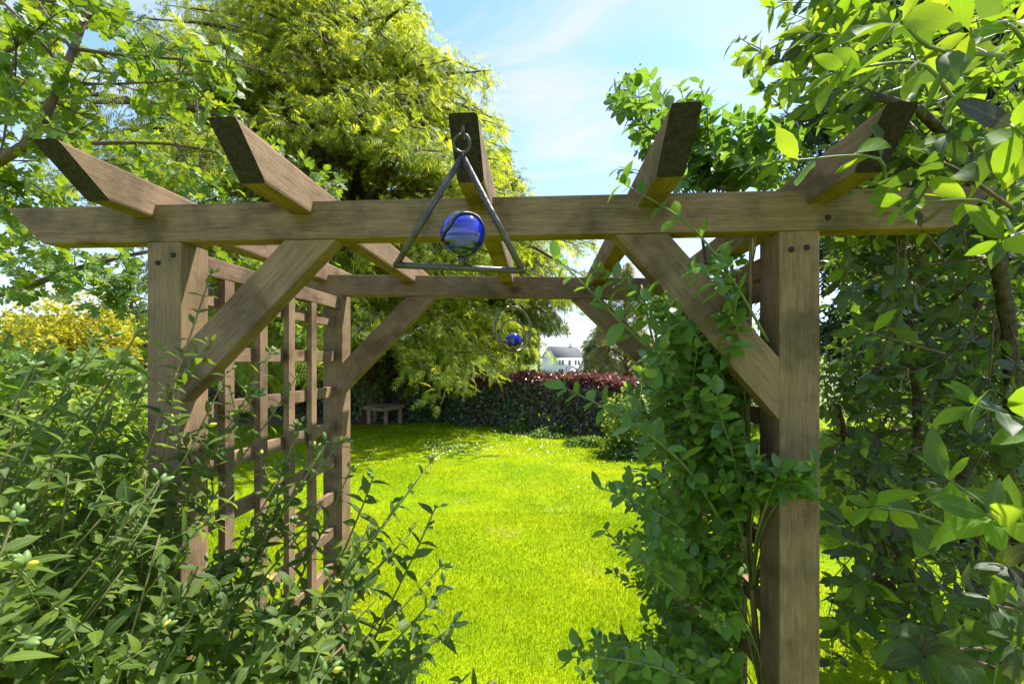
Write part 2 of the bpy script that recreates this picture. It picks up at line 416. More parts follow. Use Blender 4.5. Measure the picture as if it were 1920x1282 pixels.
UP = np.array((0, 0, 1.0)); SUNV = np.array(SUN_DIR)
def perp(t, rng):
    v = rng.normal(size=3); v -= v.dot(t) * t
    return unit(v)
def leafy(leaves, pts, rng, L, spacing, mode='opp', start=0.25, ang=58, w=1.0, droop=0.1, light=0.6, cls=0, jitter=0.25, taper=True, whorl=0, clsfun=None):
    """put leaves along a shoot"""
    pts = np.asarray(pts, float); seg = np.linalg.norm(np.diff(pts, axis=0), axis=1); cum = np.concatenate([[0], np.cumsum(seg)]); tot = cum[-1]
    s = tot * start; k = 0; ph = rng.random() * 6.28
    tan0 = unit(pts[-1] - pts[0]); u0 = perp(tan0, rng); v0 = np.cross(tan0, u0)
    def at(q):
        i = min(np.searchsorted(cum, q, side='right') - 1, len(seg) - 1); f = (q - cum[i]) / max(seg[i], 1e-6)
        return pts[i] + (pts[i+1] - pts[i]) * f, unit(pts[i+1] - pts[i])
    while s < tot:
        q, t = at(s); f = s / tot
        if mode == 'opp': angs = [ph + k * 1.571, ph + k * 1.571 + math.pi]
        else: angs = [ph + k * 2.4]
        for a in angs:
            if rng.random() < 0.06: continue
            a += rng.normal() * jitter
            r = math.cos(a) * u0 + math.sin(a) * v0; r = unit(r - r.dot(t) * t)
            A = R(ang + rng.normal() * 10)
            ax = math.cos(A) * t + math.sin(A) * r; ax = unit(ax + np.array((0, 0, -droop)) + rng.normal(size=3) * 0.10)
            nm = unit(t * 0.6 + UP * light + SUNV * 0.3 * light + rng.normal(size=3) * 0.28)
            l = L * (0.75 + 0.5 * rng.random()) * ((1 - 0.45 * max(0, (f - 0.7) / 0.3)) if taper else 1)
            leaves.add(q, ax, nm, l, w * (0.85 + 0.3 * rng.random()), clsfun(f) if clsfun else cls)
        s += spacing * (0.75 + 0.5 * rng.random()) * (1 - 0.4 * f); k += 1
    if whorl:
        q, t = at(tot * 0.999); u = perp(t, rng); v = np.cross(t, u)
        for j in range(whorl):
            a = j * 6.283 / whorl + rng.normal() * 0.3; A = R(35 + 30 * rng.random())
            ax = unit(math.cos(A) * t + math.sin(A) * (math.cos(a) * u + math.sin(a) * v) + np.array((0, 0, -droop)))
            leaves.add(q, ax, unit(t + UP * light * 0.8 + rng.normal(size=3) * 0.25), L * (0.55 + 0.5 * rng.random()), w, clsfun(1.0) if clsfun else cls)

# ================================================================== the setting
def lawn_mat(name, blades=False):
    m, n, l = newmat(name)
    out = N(n, 'ShaderNodeOutputMaterial'); tc = N(n, 'ShaderNodeTexCoord'); ge = N(n, 'ShaderNodeNewGeometry')
    big = N(n, 'ShaderNodeTexNoise', Scale=0.9, Detail=5.0, Roughness=0.6); l.new(ge.outputs['Position'], big.inputs['Vector'])
    dry = N(n, 'ShaderNodeTexNoise', Scale=1.7, Detail=7.0, Roughness=0.7); l.new(ge.outputs['Position'], dry.inputs['Vector'])
    cr = ramp(n, [(0.3, (0.14, 0.24, 0.003)), (0.5, (0.225, 0.32, 0.003)), (0.72, (0.32, 0.37, 0.006))]); l.new(big.outputs['Fac'], cr.inputs[0])
    dr = N(n, 'ShaderNodeMapRange'); dr.inputs['From Min'].default_value = 0.58; dr.inputs['From Max'].default_value = 0.76; dr.inputs['To Max'].default_value = 0.75
    l.new(dry.outputs['Fac'], dr.inputs[0])
    mx = N(n, 'ShaderNodeMix', data_type='RGBA'); l.new(dr.outputs[0], mx.inputs['Factor']); l.new(cr.outputs[0], mx.inputs['A']); mx.inputs['B'].default_value = (0.36, 0.31, 0.11, 1)
    col = mx.outputs['Result']
    if blades:
        at = N(n, 'ShaderNodeAttribute', attribute_name='rnd'); mr = N(n, 'ShaderNodeMapRange'); mr.inputs['To Min'].default_value = 0.65; mr.inputs['To Max'].default_value = 1.35
        l.new(at.outputs['Fac'], mr.inputs[0]); mu = N(n, 'ShaderNodeMix', data_type='RGBA', blend_type='MULTIPLY'); mu.inputs['Factor'].default_value = 1
        l.new(col, mu.inputs['A']); l.new(mr.outputs[0], mu.inputs['B']); col = mu.outputs['Result']
    pb = N(n, 'ShaderNodeBsdfPrincipled', Roughness=0.6); pb.inputs['Specular IOR Level'].default_value = 0.15 if blades else 0.05
    l.new(col, pb.inputs['Base Color'])
    if blades:
        tb = N(n, 'ShaderNodeBsdfTranslucent'); hs = N(n, 'ShaderNodeMix', data_type='RGBA', blend_type='MULTIPLY'); hs.inputs['Factor'].default_value = 1
        l.new(col, hs.inputs['A']); hs.inputs['B'].default_value = (1.9, 1.6, 0.6, 1); l.new(hs.outputs['Result'], tb.inputs['Color'])
        ms = N(n, 'ShaderNodeMixShader'); ms.inputs[0].default_value = 0.45; l.new(pb.outputs[0], ms.inputs[1]); l.new(tb.outputs[0], ms.inputs[2]); l.new(ms.outputs[0], out.inputs[0])
    else:
        fn = N(n, 'ShaderNodeTexNoise', Scale=90.0, Detail=4.0); l.new(ge.outputs['Position'], fn.inputs['Vector'])
        bu = N(n, 'ShaderNodeBump', Strength=0.7, Distance=0.03); l.new(fn.outputs['Fac'], bu.inputs['Height']); l.new(bu.outputs[0], pb.inputs['Normal'])
        l.new(pb.outputs[0], out.inputs[0])
    return m
M['lawn'] = lawn_mat('lawn_turf'); M['blades'] = lawn_mat('grass_blades', True)
M['field'] = simple('far_meadow', (0.15, 0.19, 0.05), 0.9, noise=0.35, scale=0.25, col2=(0.09, 0.14, 0.03))

def gz(y):      # the land falls away beyond the hedge
    return -3.2 * np.clip((np.asarray(y, float) - 16) / 100.0, 0, 1)
xs = np.concatenate([[-1500, -400, -120], np.linspace(-50, 50, 21), [120, 400, 1500]])
ys = np.concatenate([[-60, -20, -5], np.linspace(0, 40, 17), np.linspace(50, 130, 9), [250, 600, 2000]])
GX, GY = np.meshgrid(xs, ys)
V = np.stack([GX, GY, gz(GY) - 0.012], -1).reshape(-1, 3)
nx = len(xs); T = []
for j in range(len(ys) - 1):
    for i in range(nx - 1):
        a = j * nx + i; T += [(a, a+1, a+nx+1), (a, a+nx+1, a+nx)]
structure(put('ground', mesh_tris('ground', V, T, [M['field']])))
# the lawn sheet
xs = np.linspace(-16, 16, 33); ys = np.linspace(-4, 13.6, 25); GX, GY = np.meshgrid(xs, ys); nx = len(xs)
V = np.stack([GX, GY, np.zeros_like(GX)], -1).reshape(-1, 3); T = []
for j in range(len(ys) - 1):
    for i in range(nx - 1):
        a = j * nx + i; T += [(a, a+1, a+nx+1), (a, a+nx+1, a+nx)]
structure(put('lawn', mesh_tris('lawn', V, T, [M['lawn']])))

def soil_patch(name, c, rx, ry, rot, seed):
    rng = np.random.default_rng(seed); n = 48; a = np.linspace(0, 2 * math.pi, n, endpoint=False)
    r = 1 + 0.10 * np.sin(3 * a + rng.random() * 6) + 0.07 * np.sin(7 * a + 2) + 0.05 * rng.normal(size=n)
    x = rx * r * np.cos(a); y = ry * r * np.sin(a); cr, sr = math.cos(rot), math.sin(rot)
    V = [(c[0], c[1], 0.03)] + [(c[0] + cr * u - sr * v, c[1] + sr * u + cr * v, 0.004) for u, v in zip(x, y)]
    return structure(put(name, mesh_tris(name, V, [(0, 1 + i, 1 + (i + 1) % n) for i in range(n)], [M['soil']])))
TREE = P(702, 0, 11.6)[:2]
soil_patch('soil_bed', (TREE[0] - 1.6, TREE[1] - 0.35), 3.6, 0.85, 0.08, 3)
soil_patch('soil_border', (-1.25, 0.75), 1.0, 0.75, 0.1, 5)
def in_soil(x, y):
    return (((x - TREE[0] + 1.6) / 3.5) ** 2 + ((y - TREE[1] + 0.35) / 0.8) ** 2 < 1)

# ---- grass blades: denser and finer near the camera
def grass():
    rng = np.random.default_rng(11); PS = []
    for (d0, d1, dens, h, w) in ((1.6, 3.0, 15000, .034, .0030), (3.0, 4.5, 8500, .036, .0040), (4.5, 6.5, 4000, .038, .0058), (6.5, 9.0, 2100, .040, .0095), (9.0, 13.2, 1000, .045, .015)):
        hw = 1.25 * d1; n = int(dens * (d1 - d0) * 2 * hw)
        dd = rng.uniform(d0, d1, n); xc = rng.uniform(-hw, hw, n)
        x = CA * xc - SA * dd; y = SA * xc + CA * dd
        u = 960 + F * xc / dd; v = HY + F * EYE / dd
        k = (u > -20) & (u < 1940) & (v < 1330) & ~in_soil(x, y)
        k &= (((u > 330) & (u < 1460)) | (rng.random(n) < 0.45))
        patch = np.sin(x * 2.1 + 1.3 * np.sin(y * 1.7)) + np.sin(y * 2.7 + x * 0.9)
        x, y = x[k], y[k]; m = len(x)
        PS.append((x, y, np.full(m, w), h * .64 * (0.5 + 0.8 * rng.random(m)) * (1 + 0.16 * patch[k]), ))
    x = np.concatenate([q[0] for q in PS]); y = np.concatenate([q[1] for q in PS]); w = np.concatenate([q[2] for q in PS]); h = np.concatenate([q[3] for q in PS])
    n = len(x); a = rng.uniform(0, 6.283, n); le = rng.uniform(0.1, 0.9, n) * h; b = rng.uniform(0, 6.283, n)
    cx, sx = np.cos(a) * w / 2, np.sin(a) * w / 2; lx, ly = np.cos(b) * le, np.sin(b) * le; g0 = np.full(n, -.002)
    nr = w < .0055; fr = ~nr; k = nr
    V = np.stack([np.stack([x - cx, y - sx, g0], -1)[k], np.stack([x + cx, y + sx, g0], -1)[k], np.stack([x - cx*.8 + lx*.3, y - sx*.8 + ly*.3, h * .6], -1)[k],
                  np.stack([x + cx*.8 + lx*.3, y + sx*.8 + ly*.3, h * .6], -1)[k], np.stack([x + lx, y + ly, h], -1)[k]], 1)
    T = np.array([(0, 1, 3), (0, 3, 2), (2, 3, 4)])[None] + (np.arange(k.sum()) * 5)[:, None, None]; k = fr
    V2 = np.stack([np.stack([x - cx, y - sx, g0], -1)[k], np.stack([x + cx, y + sx, g0], -1)[k], np.stack([x + lx, y + ly, h], -1)[k]], 1)
    T2 = np.arange(3)[None] + (np.arange(k.sum()) * 3)[:, None] + V.shape[0] * 5
    rn = np.concatenate([np.repeat(rng.random(nr.sum()), 5), np.repeat(rng.random(fr.sum()), 3)])
    me = mesh_tris('grass', np.vstack([V.reshape(-1, 3), V2.reshape(-1, 3)]), np.vstack([T.reshape(-1, 3), T2]), [M['blades']], {'rnd': rn})
    o = stuff(put('grass', me)); o['label'] = 'short bright green grass blades of the sunlit lawn'; o['category'] = 'grass'
    print('grass blades', n)
grass()

# ---- daisies in drifts
M['petal'] = simple('white_petal', (0.8, 0.8, 0.78), 0.6, noise=0.05); M['yolk'] = simple('yellow_eye', (0.7, 0.45, 0.03), 0.6)
def daisies():
    rng = np.random.default_rng(5); mb = MB()
    drifts = [(818, 838, 30, .16), (832, 846, 34, .2), (862, 848, 26, .22), (880, 846, 34, .22), (905, 850, 22, .2), (930, 818, 16, .3), (870, 826, 26, .3), (960, 822, 22, .35), (985, 816, 34, .3), (1010, 820, 30, .3),
              (1040, 822, 24, .3), (690, 822, 16, .3), (675, 845, 14, .25), (690, 862, 18, .2), (940, 806, 18, .5), (870, 800, 14, .5), (1000, 852, 16, .3), (1110, 915, 12, .12), (1175, 866, 14, .2), (1030, 845, 14, .3), (760, 808, 10, .5)]
    for (px, py, n, s) in drifts:
        d = F * EYE / (py - HY); c = P(px, py, d)
        for _ in range(n):
            x, y = c[0] + rng.normal() * s, c[1] + rng.normal() * s * 1.5
            z = 0.045 + 0.02 * rng.random(); r = 0.008 + 0.006 * rng.random(); t = rng.normal(size=2) * .3
            a = np.linspace(0, 6.283, 7)[:-1] + rng.random()
            V = [(x, y, z + .003)] + [(x + r * math.cos(q), y + r * math.sin(q), z + r * (t[0] * math.cos(q) + t[1] * math.sin(q))) for q in a]
            mb.add(V, [(0, 1 + i, 1 + (i + 1) % 6) for i in range(6)])
            V = [(x, y, z + .008)] + [(x + r * .35 * math.cos(q), y + r * .35 * math.sin(q), z + .005) for q in a]
            mb.add(V, [(0, 1 + i, 1 + (i + 1) % 6) for i in range(6)], 1)
    for _ in range(150):
        d = rng.uniform(6.0, 10.5); u = rng.uniform(560, 1250); c = P(u, 0, d); x, y = c[0], c[1]; z = .04; r = .008
        a = np.linspace(0, 6.283, 7)[:-1]
        mb.add([(x, y, z + .003)] + [(x + r * math.cos(q), y + r * math.sin(q), z) for q in a], [(0, 1 + i, 1 + (i + 1) % 6) for i in range(6)])
    o = stuff(put('daisies', mb.mesh('daisies', [M['petal'], M['yolk']]))); o['label'] = 'drifts of tiny white daisies scattered across the lawn'; o['category'] = 'daisies'
daisies()

# ================================================================== far houses
M['render'] = simple('white_render', (0.74, 0.72, 0.70), 0.9, noise=0.06, scale=1.5); M['cream'] = simple('cream_render', (0.62, 0.55, 0.45), 0.9, noise=0.06, scale=1.5)
M['slate'] = simple('grey_slate', (0.11, 0.11, 0.115), 0.8, noise=0.2, scale=3); M['tile'] = simple('red_brown_tile', (0.28, 0.15, 0.11), 0.85, noise=0.3, scale=6)
M['glass'] = simple('dark_window_glass', (0.03, 0.035, 0.04), 0.15, noise=0.1); M['trim'] = simple('white_trim', (0.8, 0.8, 0.8), 0.6, noise=0.03)
M['grey_wall'] = simple('grey_block', (0.26, 0.25, 0.25), 0.9, noise=0.2, scale=5)
def house(label, corner, ang, W, D, zb, ze, zr, wall, roof, wins=(), porch=None, chim=None, cat='house', roof_pieces=False):
    """gabled house: near corner, front runs along +x of its own frame, gable along +y (to the left rear)"""
    root = thing('house', label, cat, (corner[0], corner[1], zb)); root.rotation_euler.z = ang
    def child(name, me, parent=None):
        o = bpy.data.objects.new(name, me); COL.objects.link(o); o.parent = parent or root; return o
    H, RZ = ze - zb, zr - zb
    mb = MB(); mb.box((0, 0, 0), (W, D, H)); mb.add([(0, 0, H), (0, D, H), (0, D / 2, RZ)], [(0, 2, 1)]); mb.add([(W, 0, H), (W, D, H), (W, D / 2, RZ)], [(0, 1, 2)])
    child('wall', mb.mesh('wall', [wall], False))
    mb = MB(); o_, t = .25, .14; k = (RZ - H) / (D / 2)
    for s in (0, 1):
        ye, yr = (-o_, D / 2) if s == 0 else (D + o_, D / 2); z0, z1 = H - o_ * k + .05, RZ + .05
        A = [(-o_, ye, z0), (W + o_, ye, z0), (W + o_, yr, z1), (-o_, yr, z1)]; B = [(x, y, z + t) for x, y, z in A]
        mb.add(A + B, [(0, 2, 1), (0, 3, 2), (4, 5, 6), (4, 6, 7), (0, 1, 5), (0, 5, 4), (1, 2, 6), (1, 6, 5), (3, 0, 4), (3, 4, 7)])
    r = child('roof', mb.mesh('roof', [roof], False))
    mb = MB()
    for xx in (-o_ - .03, ):
        mb.tube([(xx, -o_, H - o_ * k), (xx, D / 2, RZ)], .07, 4); mb.tube([(xx, D + o_, H - o_ * k), (xx, D / 2, RZ)], .07, 4)
    child('bargeboard', mb.mesh('bargeboard', [M['trim']], False), r)
    for c in (chim or ()):
        mb = MB(); mb.box((c - .35, D / 2 - .3, RZ - .4), (c + .35, D / 2 + .3, RZ + 1.0)); mb.box((c - .42, D / 2 - .37, RZ + 1.0), (c + .42, D / 2 + .37, RZ + 1.12)); mb.tube([(c, D / 2, RZ + 1.1), (c, D / 2, RZ + 1.45)], .12, 8)
        child('chimney', mb.mesh('chimney', [wall], False), r)
    for (x0, x1, z0, z1) in wins:
        mb = MB(); mb.box((x0, -.03, z0), (x1, .02, z1)); w = child('window', mb.mesh('window', [M['glass']], False))
        f = MB(); e = .07
        f.box((x0 - e, -.06, z0 - e), (x0, -.005, z1 + e)); f.box((x1, -.06, z0 - e), (x1 + e, -.005, z1 + e)); f.box((x0, -.06, z1), (x1, -.005, z1 + e)); f.box((x0, -.09, z0 - e), (x1, -.005, z0))
        f.box(((x0 + x1) / 2 - .03, -.05, z0), ((x0 + x1) / 2 + .03, -.031, z1))
        child('window_frame', f.mesh('window_frame', [M['trim']], False), w)
    if porch:
        x0, x1, hh = porch; mb = MB(); mb.box((x0, -1.2, 0), (x1, -.01, hh)); q = child('porch', mb.mesh('porch', [wall], False))
        mb = MB(); xm = (x0 + x1) / 2; A = [(x0 - .2, -1.4, hh), (x1 + .2, -1.4, hh), (xm, -1.4, hh + .9), (x0 - .2, 0, hh), (x1 + .2, 0, hh), (xm, 0, hh + .9)]
        mb.add(A, [(0, 1, 2), (0, 2, 5), (0, 5, 3), (1, 4, 5), (1, 5, 2)]); child('porch_roof', mb.mesh('porch_roof', [roof], False), q)
        mb = MB(); mb.box((xm - .45, -1.23, 0), (xm + .45, -1.195, 2.0)); child('door', mb.mesh('door', [M['slate']], False), q)
    return root
hc = P(1042, 0, 112)
house('white two storey house with grey slate roof and small porch', hc, R(33), 9.2, 6.3, gz(hc[1]).item(), 2.25, 4.95, M['render'], M['slate'],
      wins=((.9, 1.5, 3.3, 4.5), (1.9, 2.5, 3.3, 4.5), (4.1, 4.8, 3.3, 4.5), (6.2, 6.8, 3.3, 4.5), (7.2, 7.8, 3.3, 4.5), (.9, 2.4, .9, 2.2), (6.4, 7.6, .9, 2.2)), porch=(3.4, 5.6, 2.3), chim=(7.4,))
hc = P(1084, 0, 128)
house('cream house with brown tiled roof behind the white house', hc, R(12), 9, 7, gz(hc[1]).item(), 1.5, 3.5, M['cream'], M['tile'], wins=((1.2, 2.4, 1.2, 2.5), (4.2, 5.4, 1.2, 2.5)), chim=(4.5,))
hc = P(1262, 0, 40)
house('cream bungalow with red brown tiled gable roof beside the larch', hc, R(38), 9, 5.0, gz(hc[1]).item(), 1.75, 3.35, M['cream'], M['tile'], wins=((1.5, 2.8, .9, 2.0), (5, 6.3, .9, 2.0)), chim=(2.2,))
hc = P(690, 0, 62)
house('white cottage glimpsed under the yew branches', hc, R(-4), 17, 6, gz(hc[1]).item(), 1.3, 3.2, M['render'], M['slate'], wins=((2, 3.2, .9, 2.0), (6, 7.2, .9, 2.0), (11, 12.2, .9, 2.0)), chim=(4,), cat='cottage')

# ---- low grey wall behind the hedge, with its coping stones
def garden_wall():
    a = P(868, 0, 14.2)[:2]; b = P(1035, 0, 13.6)[:2]; L = math.hypot(*(b - a)); ang = math.atan2(b[1] - a[1], b[0] - a[0])
    root = thing('garden_wall', 'low grey block wall just behind the copper hedge', 'wall', (a[0], a[1], 0)); root.rotation_euler.z = ang
    mb = MB(); mb.box((0, 0, -.05), (L, .2, 1.0)); o = bpy.data.objects.new('wall_body', mb.mesh('wall_body', [M['grey_wall']], False)); COL.objects.link(o); o.parent = root
    n = 5; mb = MB(); mb.box((.005, -.04, 0), (L / n - .005, .24, .07)); me = mb.mesh('coping_stone', [M['grey_wall']], False)
    for i in range(n):
        o = bpy.data.objects.new('coping_stone', me); COL.objects.link(o); o.parent = root; o.location = (i * L / n, 0, 1.003)
garden_wall()

# ---- overhead cable from the conifer gap to the bungalow, on two poles
def cable():
    a = P(1010, 560, 46); b = P(1262, 700, 38); b[2] = 3.2
    pts = [a + (b - a) * t + np.array((0, 0, -1.0 * t * (1 - t))) for t in np.linspace(0, 1, 16)]
    mb = MB(); mb.tube(pts, .02, 4); o = put('overhead_cable', mb.mesh('overhead_cable', [M['bolt']])); tag(o, 'thin overhead cable sagging across the sky towards the bungalow', 'cable')
    g = gz(a[1]).item(); mb = MB(); mb.tube([(a[0], a[1], g), (a[0], a[1], (a[2] + g) / 2), (a[0], a[1], a[2] + .3)], (.14, .12, .1), 8)
    o = put('utility_pole', mb.mesh('utility_pole', [M['bark_grey']])); tag(o, 'wooden utility pole behind the drooping conifer', 'pole')
cable()

# ================================================================== hedges, bushes
M['hedge_green'] = leaf_mat('hedge_green', [(0, (.05, .11, .03)), (.5, (.08, .16, .045)), (.85, (.11, .14, .07)), (1, (.13, .21, .07))], [(0, (.05, .12, .01)), (1, (.1, .2, .02))], .25, .45, ribw=0)
M['hedge_copper'] = leaf_mat('hedge_copper', [(0, (.05, .022, .025)), (.35, (.09, .03, .03)), (.55, (.24, .08, .06)), (.7, (.08, .045, .045)), (.85, (.22, .14, .14)), (1, (.42, .2, .14))], [(0, (.12, .03, .03)), (.6, (.30, .07, .05)), (1, (.5, .22, .12))], .25, .25, ribw=0)
M['hedge_purple'] = leaf_mat('hedge_purple', [(0, (.08, .055, .06)), (.5, (.15, .105, .11)), (1, (.23, .18, .18))], [(0, (.1, .03, .03)), (1, (.15, .08, .04))], .2, .35, ribw=0)
def scatter_leaves(rng, pos, out, L, cls, lv):
    for p, o in zip(pos, out):
        ax = unit(o * .4 + rng.normal(size=3) * .8 + np.array((0, 0, -.15))); lv.add(p, ax, unit(o + rng.normal(size=3) * .6 + UP * .3), L * (.6 + .8 * rng.random()), 1.0, cls(p))
def hedge():
    rng = np.random.default_rng(21)
    pts = np.array([P(380, 0, 13.3)[:2], P(600, 0, 12.2)[:2], P(800, 0, 10.85)[:2], P(1000, 0, 9.6)[:2], P(1200, 0, 8.2)[:2]])
    seg = np.diff(pts, axis=0); ln = np.linalg.norm(seg, axis=1); cum = np.concatenate([[0], np.cumsum(ln)]); tot = cum[-1]
    root = thing('copper_hedge', 'clipped copper beech hedge with reddish top along the back of the lawn', 'hedge', (*pts[2], 0))
    def at(s):
        i = np.clip(np.searchsorted(cum, s, side='right') - 1, 0, len(seg) - 1); f = (s - cum[i]) / ln[i]
        n = np.stack([-seg[i][:, 1], seg[i][:, 0]], -1) / ln[i][:, None]
        return pts[i] + seg[i] * f[:, None], n
    n = 75000; s = rng.uniform(0, tot, n); c, nr = at(s)
    HT = 1.17 + .05 * np.sin(s * 1.3) + .035 * np.sin(s * 3.7 + 1)
    kind = rng.random(n); w = .95
    lump = .09 * np.sin(s * 2.3 + 3 * np.sin(s * .7)) 
    z = rng.random(n) ** .85 * HT; off = np.where(kind < .72, -w * rng.random(n) ** 1.6 * .8, -w * rng.random(n))
    z = np.where(kind < .72, z, HT - .16 * rng.random(n) ** 2 + .10 * rng.random(n) ** 3)
    lump = lump + .07 * np.sin(z * 5 + s * 1.9)
    front = off + lump * (kind < .72) - .10 * (z / 1.2)           # slight batter
    xy = c - nr * 0 + nr * (-front)[:, None]
    pos = np.column_stack([xy, np.maximum(z, .03)])
    out = np.where((kind < .72)[:, None], np.column_stack([-nr, np.full(n, .25)]), np.array((0, 0, 1.0)))
    lv = Leaves(); sp = s / tot
    i = [0]
    def cls(p):
        k = i[0]; i[0] += 1; t = pos[k, 2] / HT[k]
        if t > .88 - .12 * rng.random() : return 1
        if rng.random() < .30 + .8 * max(0, sp[k] - .55): return 2
        return 0
    scatter_leaves(rng, pos, out, .08, cls, lv)
    p, a, nm, L, ww, cc = lv.arrays(); x, y, zz = frames(a, nm)
    stuff(put('foliage', merged('foliage', p, x, y, zz, L, ww * 1.3, LEAF_S, [M['hedge_green'], M['hedge_copper'], M['hedge_purple']], cc, rng), root))
    mb = MB()
    for q in np.arange(.2, tot, .35):
        cc_, n_ = at(np.array([q])); b = cc_[0] + n_[0] * .45
        for k in range(3):
            e = b + rng.normal(size=2) * .12; mb.tube(curve([(b[0], b[1], -.02), (*(b + (e - b) * .5), .5), (e[0] + rng.normal() * .1, e[1] + rng.normal() * .1, 1.05)], 5), (.02, .017, .014, .01, .006), 5)
    stuff(put('stems', mb.mesh('stems', [M['bark']]), root))
hedge()

def bush(name, label, cat, c, rad, n, L, mats, probs, seed, blobs=40, shapes=LEAF_S, w=1.3, stem='twig', group=None, zmin=.03, keep=None, n_obj=0):
    """loose bush: leaves on many lumps, with stems from the ground"""
    rng = np.random.default_rng(seed); c = np.array(c, float); rad = np.array(rad, float)
    root = thing(name, label, cat, (c[0], c[1], gz(c[1]).item()), group)
    bc = unit(rng.normal(size=(blobs, 3))) * (rng.random((blobs, 1)) ** .45) * .8; br = rng.uniform(.22, .42, blobs)
    k = rng.integers(0, blobs, n); d = unit(rng.normal(size=(n, 3)) + np.array((0, 0, .25))); rr = br[k] * (1 - .5 * rng.random(n) ** 2)
    q = bc[k] + d * rr[:, None]; pos = c + q * rad; ok = pos[:, 2] > zmin + gz(pos[:, 1])
    pos, d = pos[ok], d[ok]; lv = Leaves(); pr = np.cumsum(probs)
    scatter_leaves(rng, pos, d, L, lambda p: int(np.searchsorted(pr, rng.random() * pr[-1])), lv)
    lv.w = [w * (.8 + .4 * rng.random()) for _ in lv.w]
    build_leaves(root, lv, shapes, mats, n_obj, seed, keep)
    mb = MB(); g = gz(c[1]).item()
    for j in range(min(blobs, 26)):
        e = c + bc[j] * rad
        if e[2] < g + .15: continue
        b = np.array((c[0] + rng.normal() * rad[0] * .12, c[1] + rng.normal() * rad[1] * .12, g - .02)); m_ = (b + e) / 2 + np.array((0, 0, .12 * rad[2])) + rng.normal(size=3) * .05 * rad
        r0 = .012 * max(rad); mb.tube(curve([b, m_, e], 7), np.linspace(r0, r0 * .25, 7), 5)
    if mb.V: put('stems', mb.mesh('stems', [M[stem]]), root)
    return root
M['lime'] = leaf_mat('lime_leaf', [(0, (.13, .20, .02)), (.6, (.20, .28, .03)), (1, (.28, .34, .04))], [(0, (.35, .5, .03)), (1, (.6, .7, .06))], .45, .5, ribw=0)
M['gold'] = leaf_mat('golden_leaf', [(0, (.34, .32, .02)), (.6, (.48, .43, .02)), (1, (.52, .40, .02))], [(0, (.5, .5, .03)), (1, (.75, .65, .05))], .45, .5, ribw=0)
M['mid'] = leaf_mat('mid_green_leaf', [(0, (.035, .075, .015)), (.6, (.06, .12, .02)), (1, (.1, .16, .03))], [(0, (.12, .28, .02)), (1, (.3, .45, .05))], .4, .5, ribw=0)
M['far'] = leaf_mat('far_tree_leaf', [(0, (.06, .09, .045)), (1, (.11, .14, .07))], [(0, (.12, .2, .06)), (1, (.2, .26, .08))], .3, .6, ribw=0)

c = P(125, 640, 5.0); bush('golden_shrub', 'golden yellow leaved shrub behind the left post', 'shrub', (c[0], c[1], 1.62), (.75, .6, .8), 11000, .05, [M['gold'], M['lime']], (.86, .14), 31, 60)
c = P(10, 690, 4.4); bush('lime_shrub', 'lime green bushy shrub at the left edge below the golden shrub', 'shrub', (c[0], c[1], 1.08), (.8, .7, .66), 7000, .05, [M['lime'], M['mid']], (.75, .25), 32, 50)
c = P(205, 740, 4.1); bush('leafy_shrub', 'light green leafy shrub beside the left post', 'shrub', (c[0], c[1], .78), (.75, .6, .68), 7000, .05, [M['lime'], M['mid']], (.8, .2), 33, 40)
c = P(-120, 760, 3.6); bush('leafy_shrub', 'green shrub cut off by the left picture edge', 'shrub', (c[0], c[1], .8), (.8, .8, .95), 5000, .06, [M['lime'], M['mid']], (.5, .5), 34, 40)
c = P(235, 600, 30); bush('distant_tree', 'grey green distant tree just left of the left post', 'tree', (c[0], c[1], 2.6), (2.9, 2.5, 3.2), 6000, .3, [M['far']], (1,), 35, 50, stem='bark')
c = P(70, 600, 34); bush('distant_tree', 'dark distant tree behind the golden shrub', 'tree', (c[0], c[1], 2.6), (4.5, 3, 3.4), 6000, .3, [M['far']], (1,), 36, 50, stem='bark')
c = P(440, 640, 22); bush('distant_tree', 'round green tree seen through the left trellis', 'tree', (c[0], c[1], 2.2), (3.6, 2.6, 2.6), 8000, .2, [M['mid'], M['lime']], (.6, .4), 37, 50, stem='bark')
c = P(1084, 664, 150); bush('distant_tree', 'small dark tree between the two far houses', 'tree', (c[0], c[1], 1.2), (3.4, 3, 2.7), 2500, .7, [M['far'], M['mid']], (.5, .5), 38, 40, stem='bark')
for i, (px, d, rx, hz, lab) in enumerate(((905, 30, 4.5, .9, 'wild green bank below the drooping conifer'), (1050, 62, 9, .5, 'long low field hedge in front of the white house'), (1130, 36, 4.5, .55, 'pale green thicket beyond the hedge under the larch'))):
    c = P(px, 700, d); z0 = gz(c[1]).item(); bush('field_hedge', lab, 'hedge', (c[0], c[1], z0 + hz * .6), (rx, 1.2, hz + .55), 4500, .2, [M['mid'], M['lime'], M['far']], ((.3, .6, .1), (.7, .1, .2), (.3, .6, .1))[i], 40 + i, 45)
c = P(1190, 800, 7.3); bush('leafy_shrub', 'yellow green shrub at the right end of the copper hedge', 'shrub', (c[0], c[1], .5), (.75, .6, .8), 5000, .06, [M['lime'], M['mid']], (.5, .5), 45, 40)
for i, (px, py, rx, lab) in enumerate(((1105, 838, .55, 'low green groundcover clump at the hedge foot, right'), (1035, 822, .5, 'low green groundcover clump at the middle of the hedge foot'), (1165, 862, .55, 'low bright groundcover beside the climbing shrub'), (965, 812, .45, 'low green groundcover clump at the hedge foot, left'))):
    d = F * EYE / (py - HY); c = P(px, py, d); bush('groundcover', lab, 'plant', (c[0], c[1] + .15, .06), (rx, .3, .17), 1500, .05, [M['mid'], M['lime']], (.85, .15), 50 + i, 26)
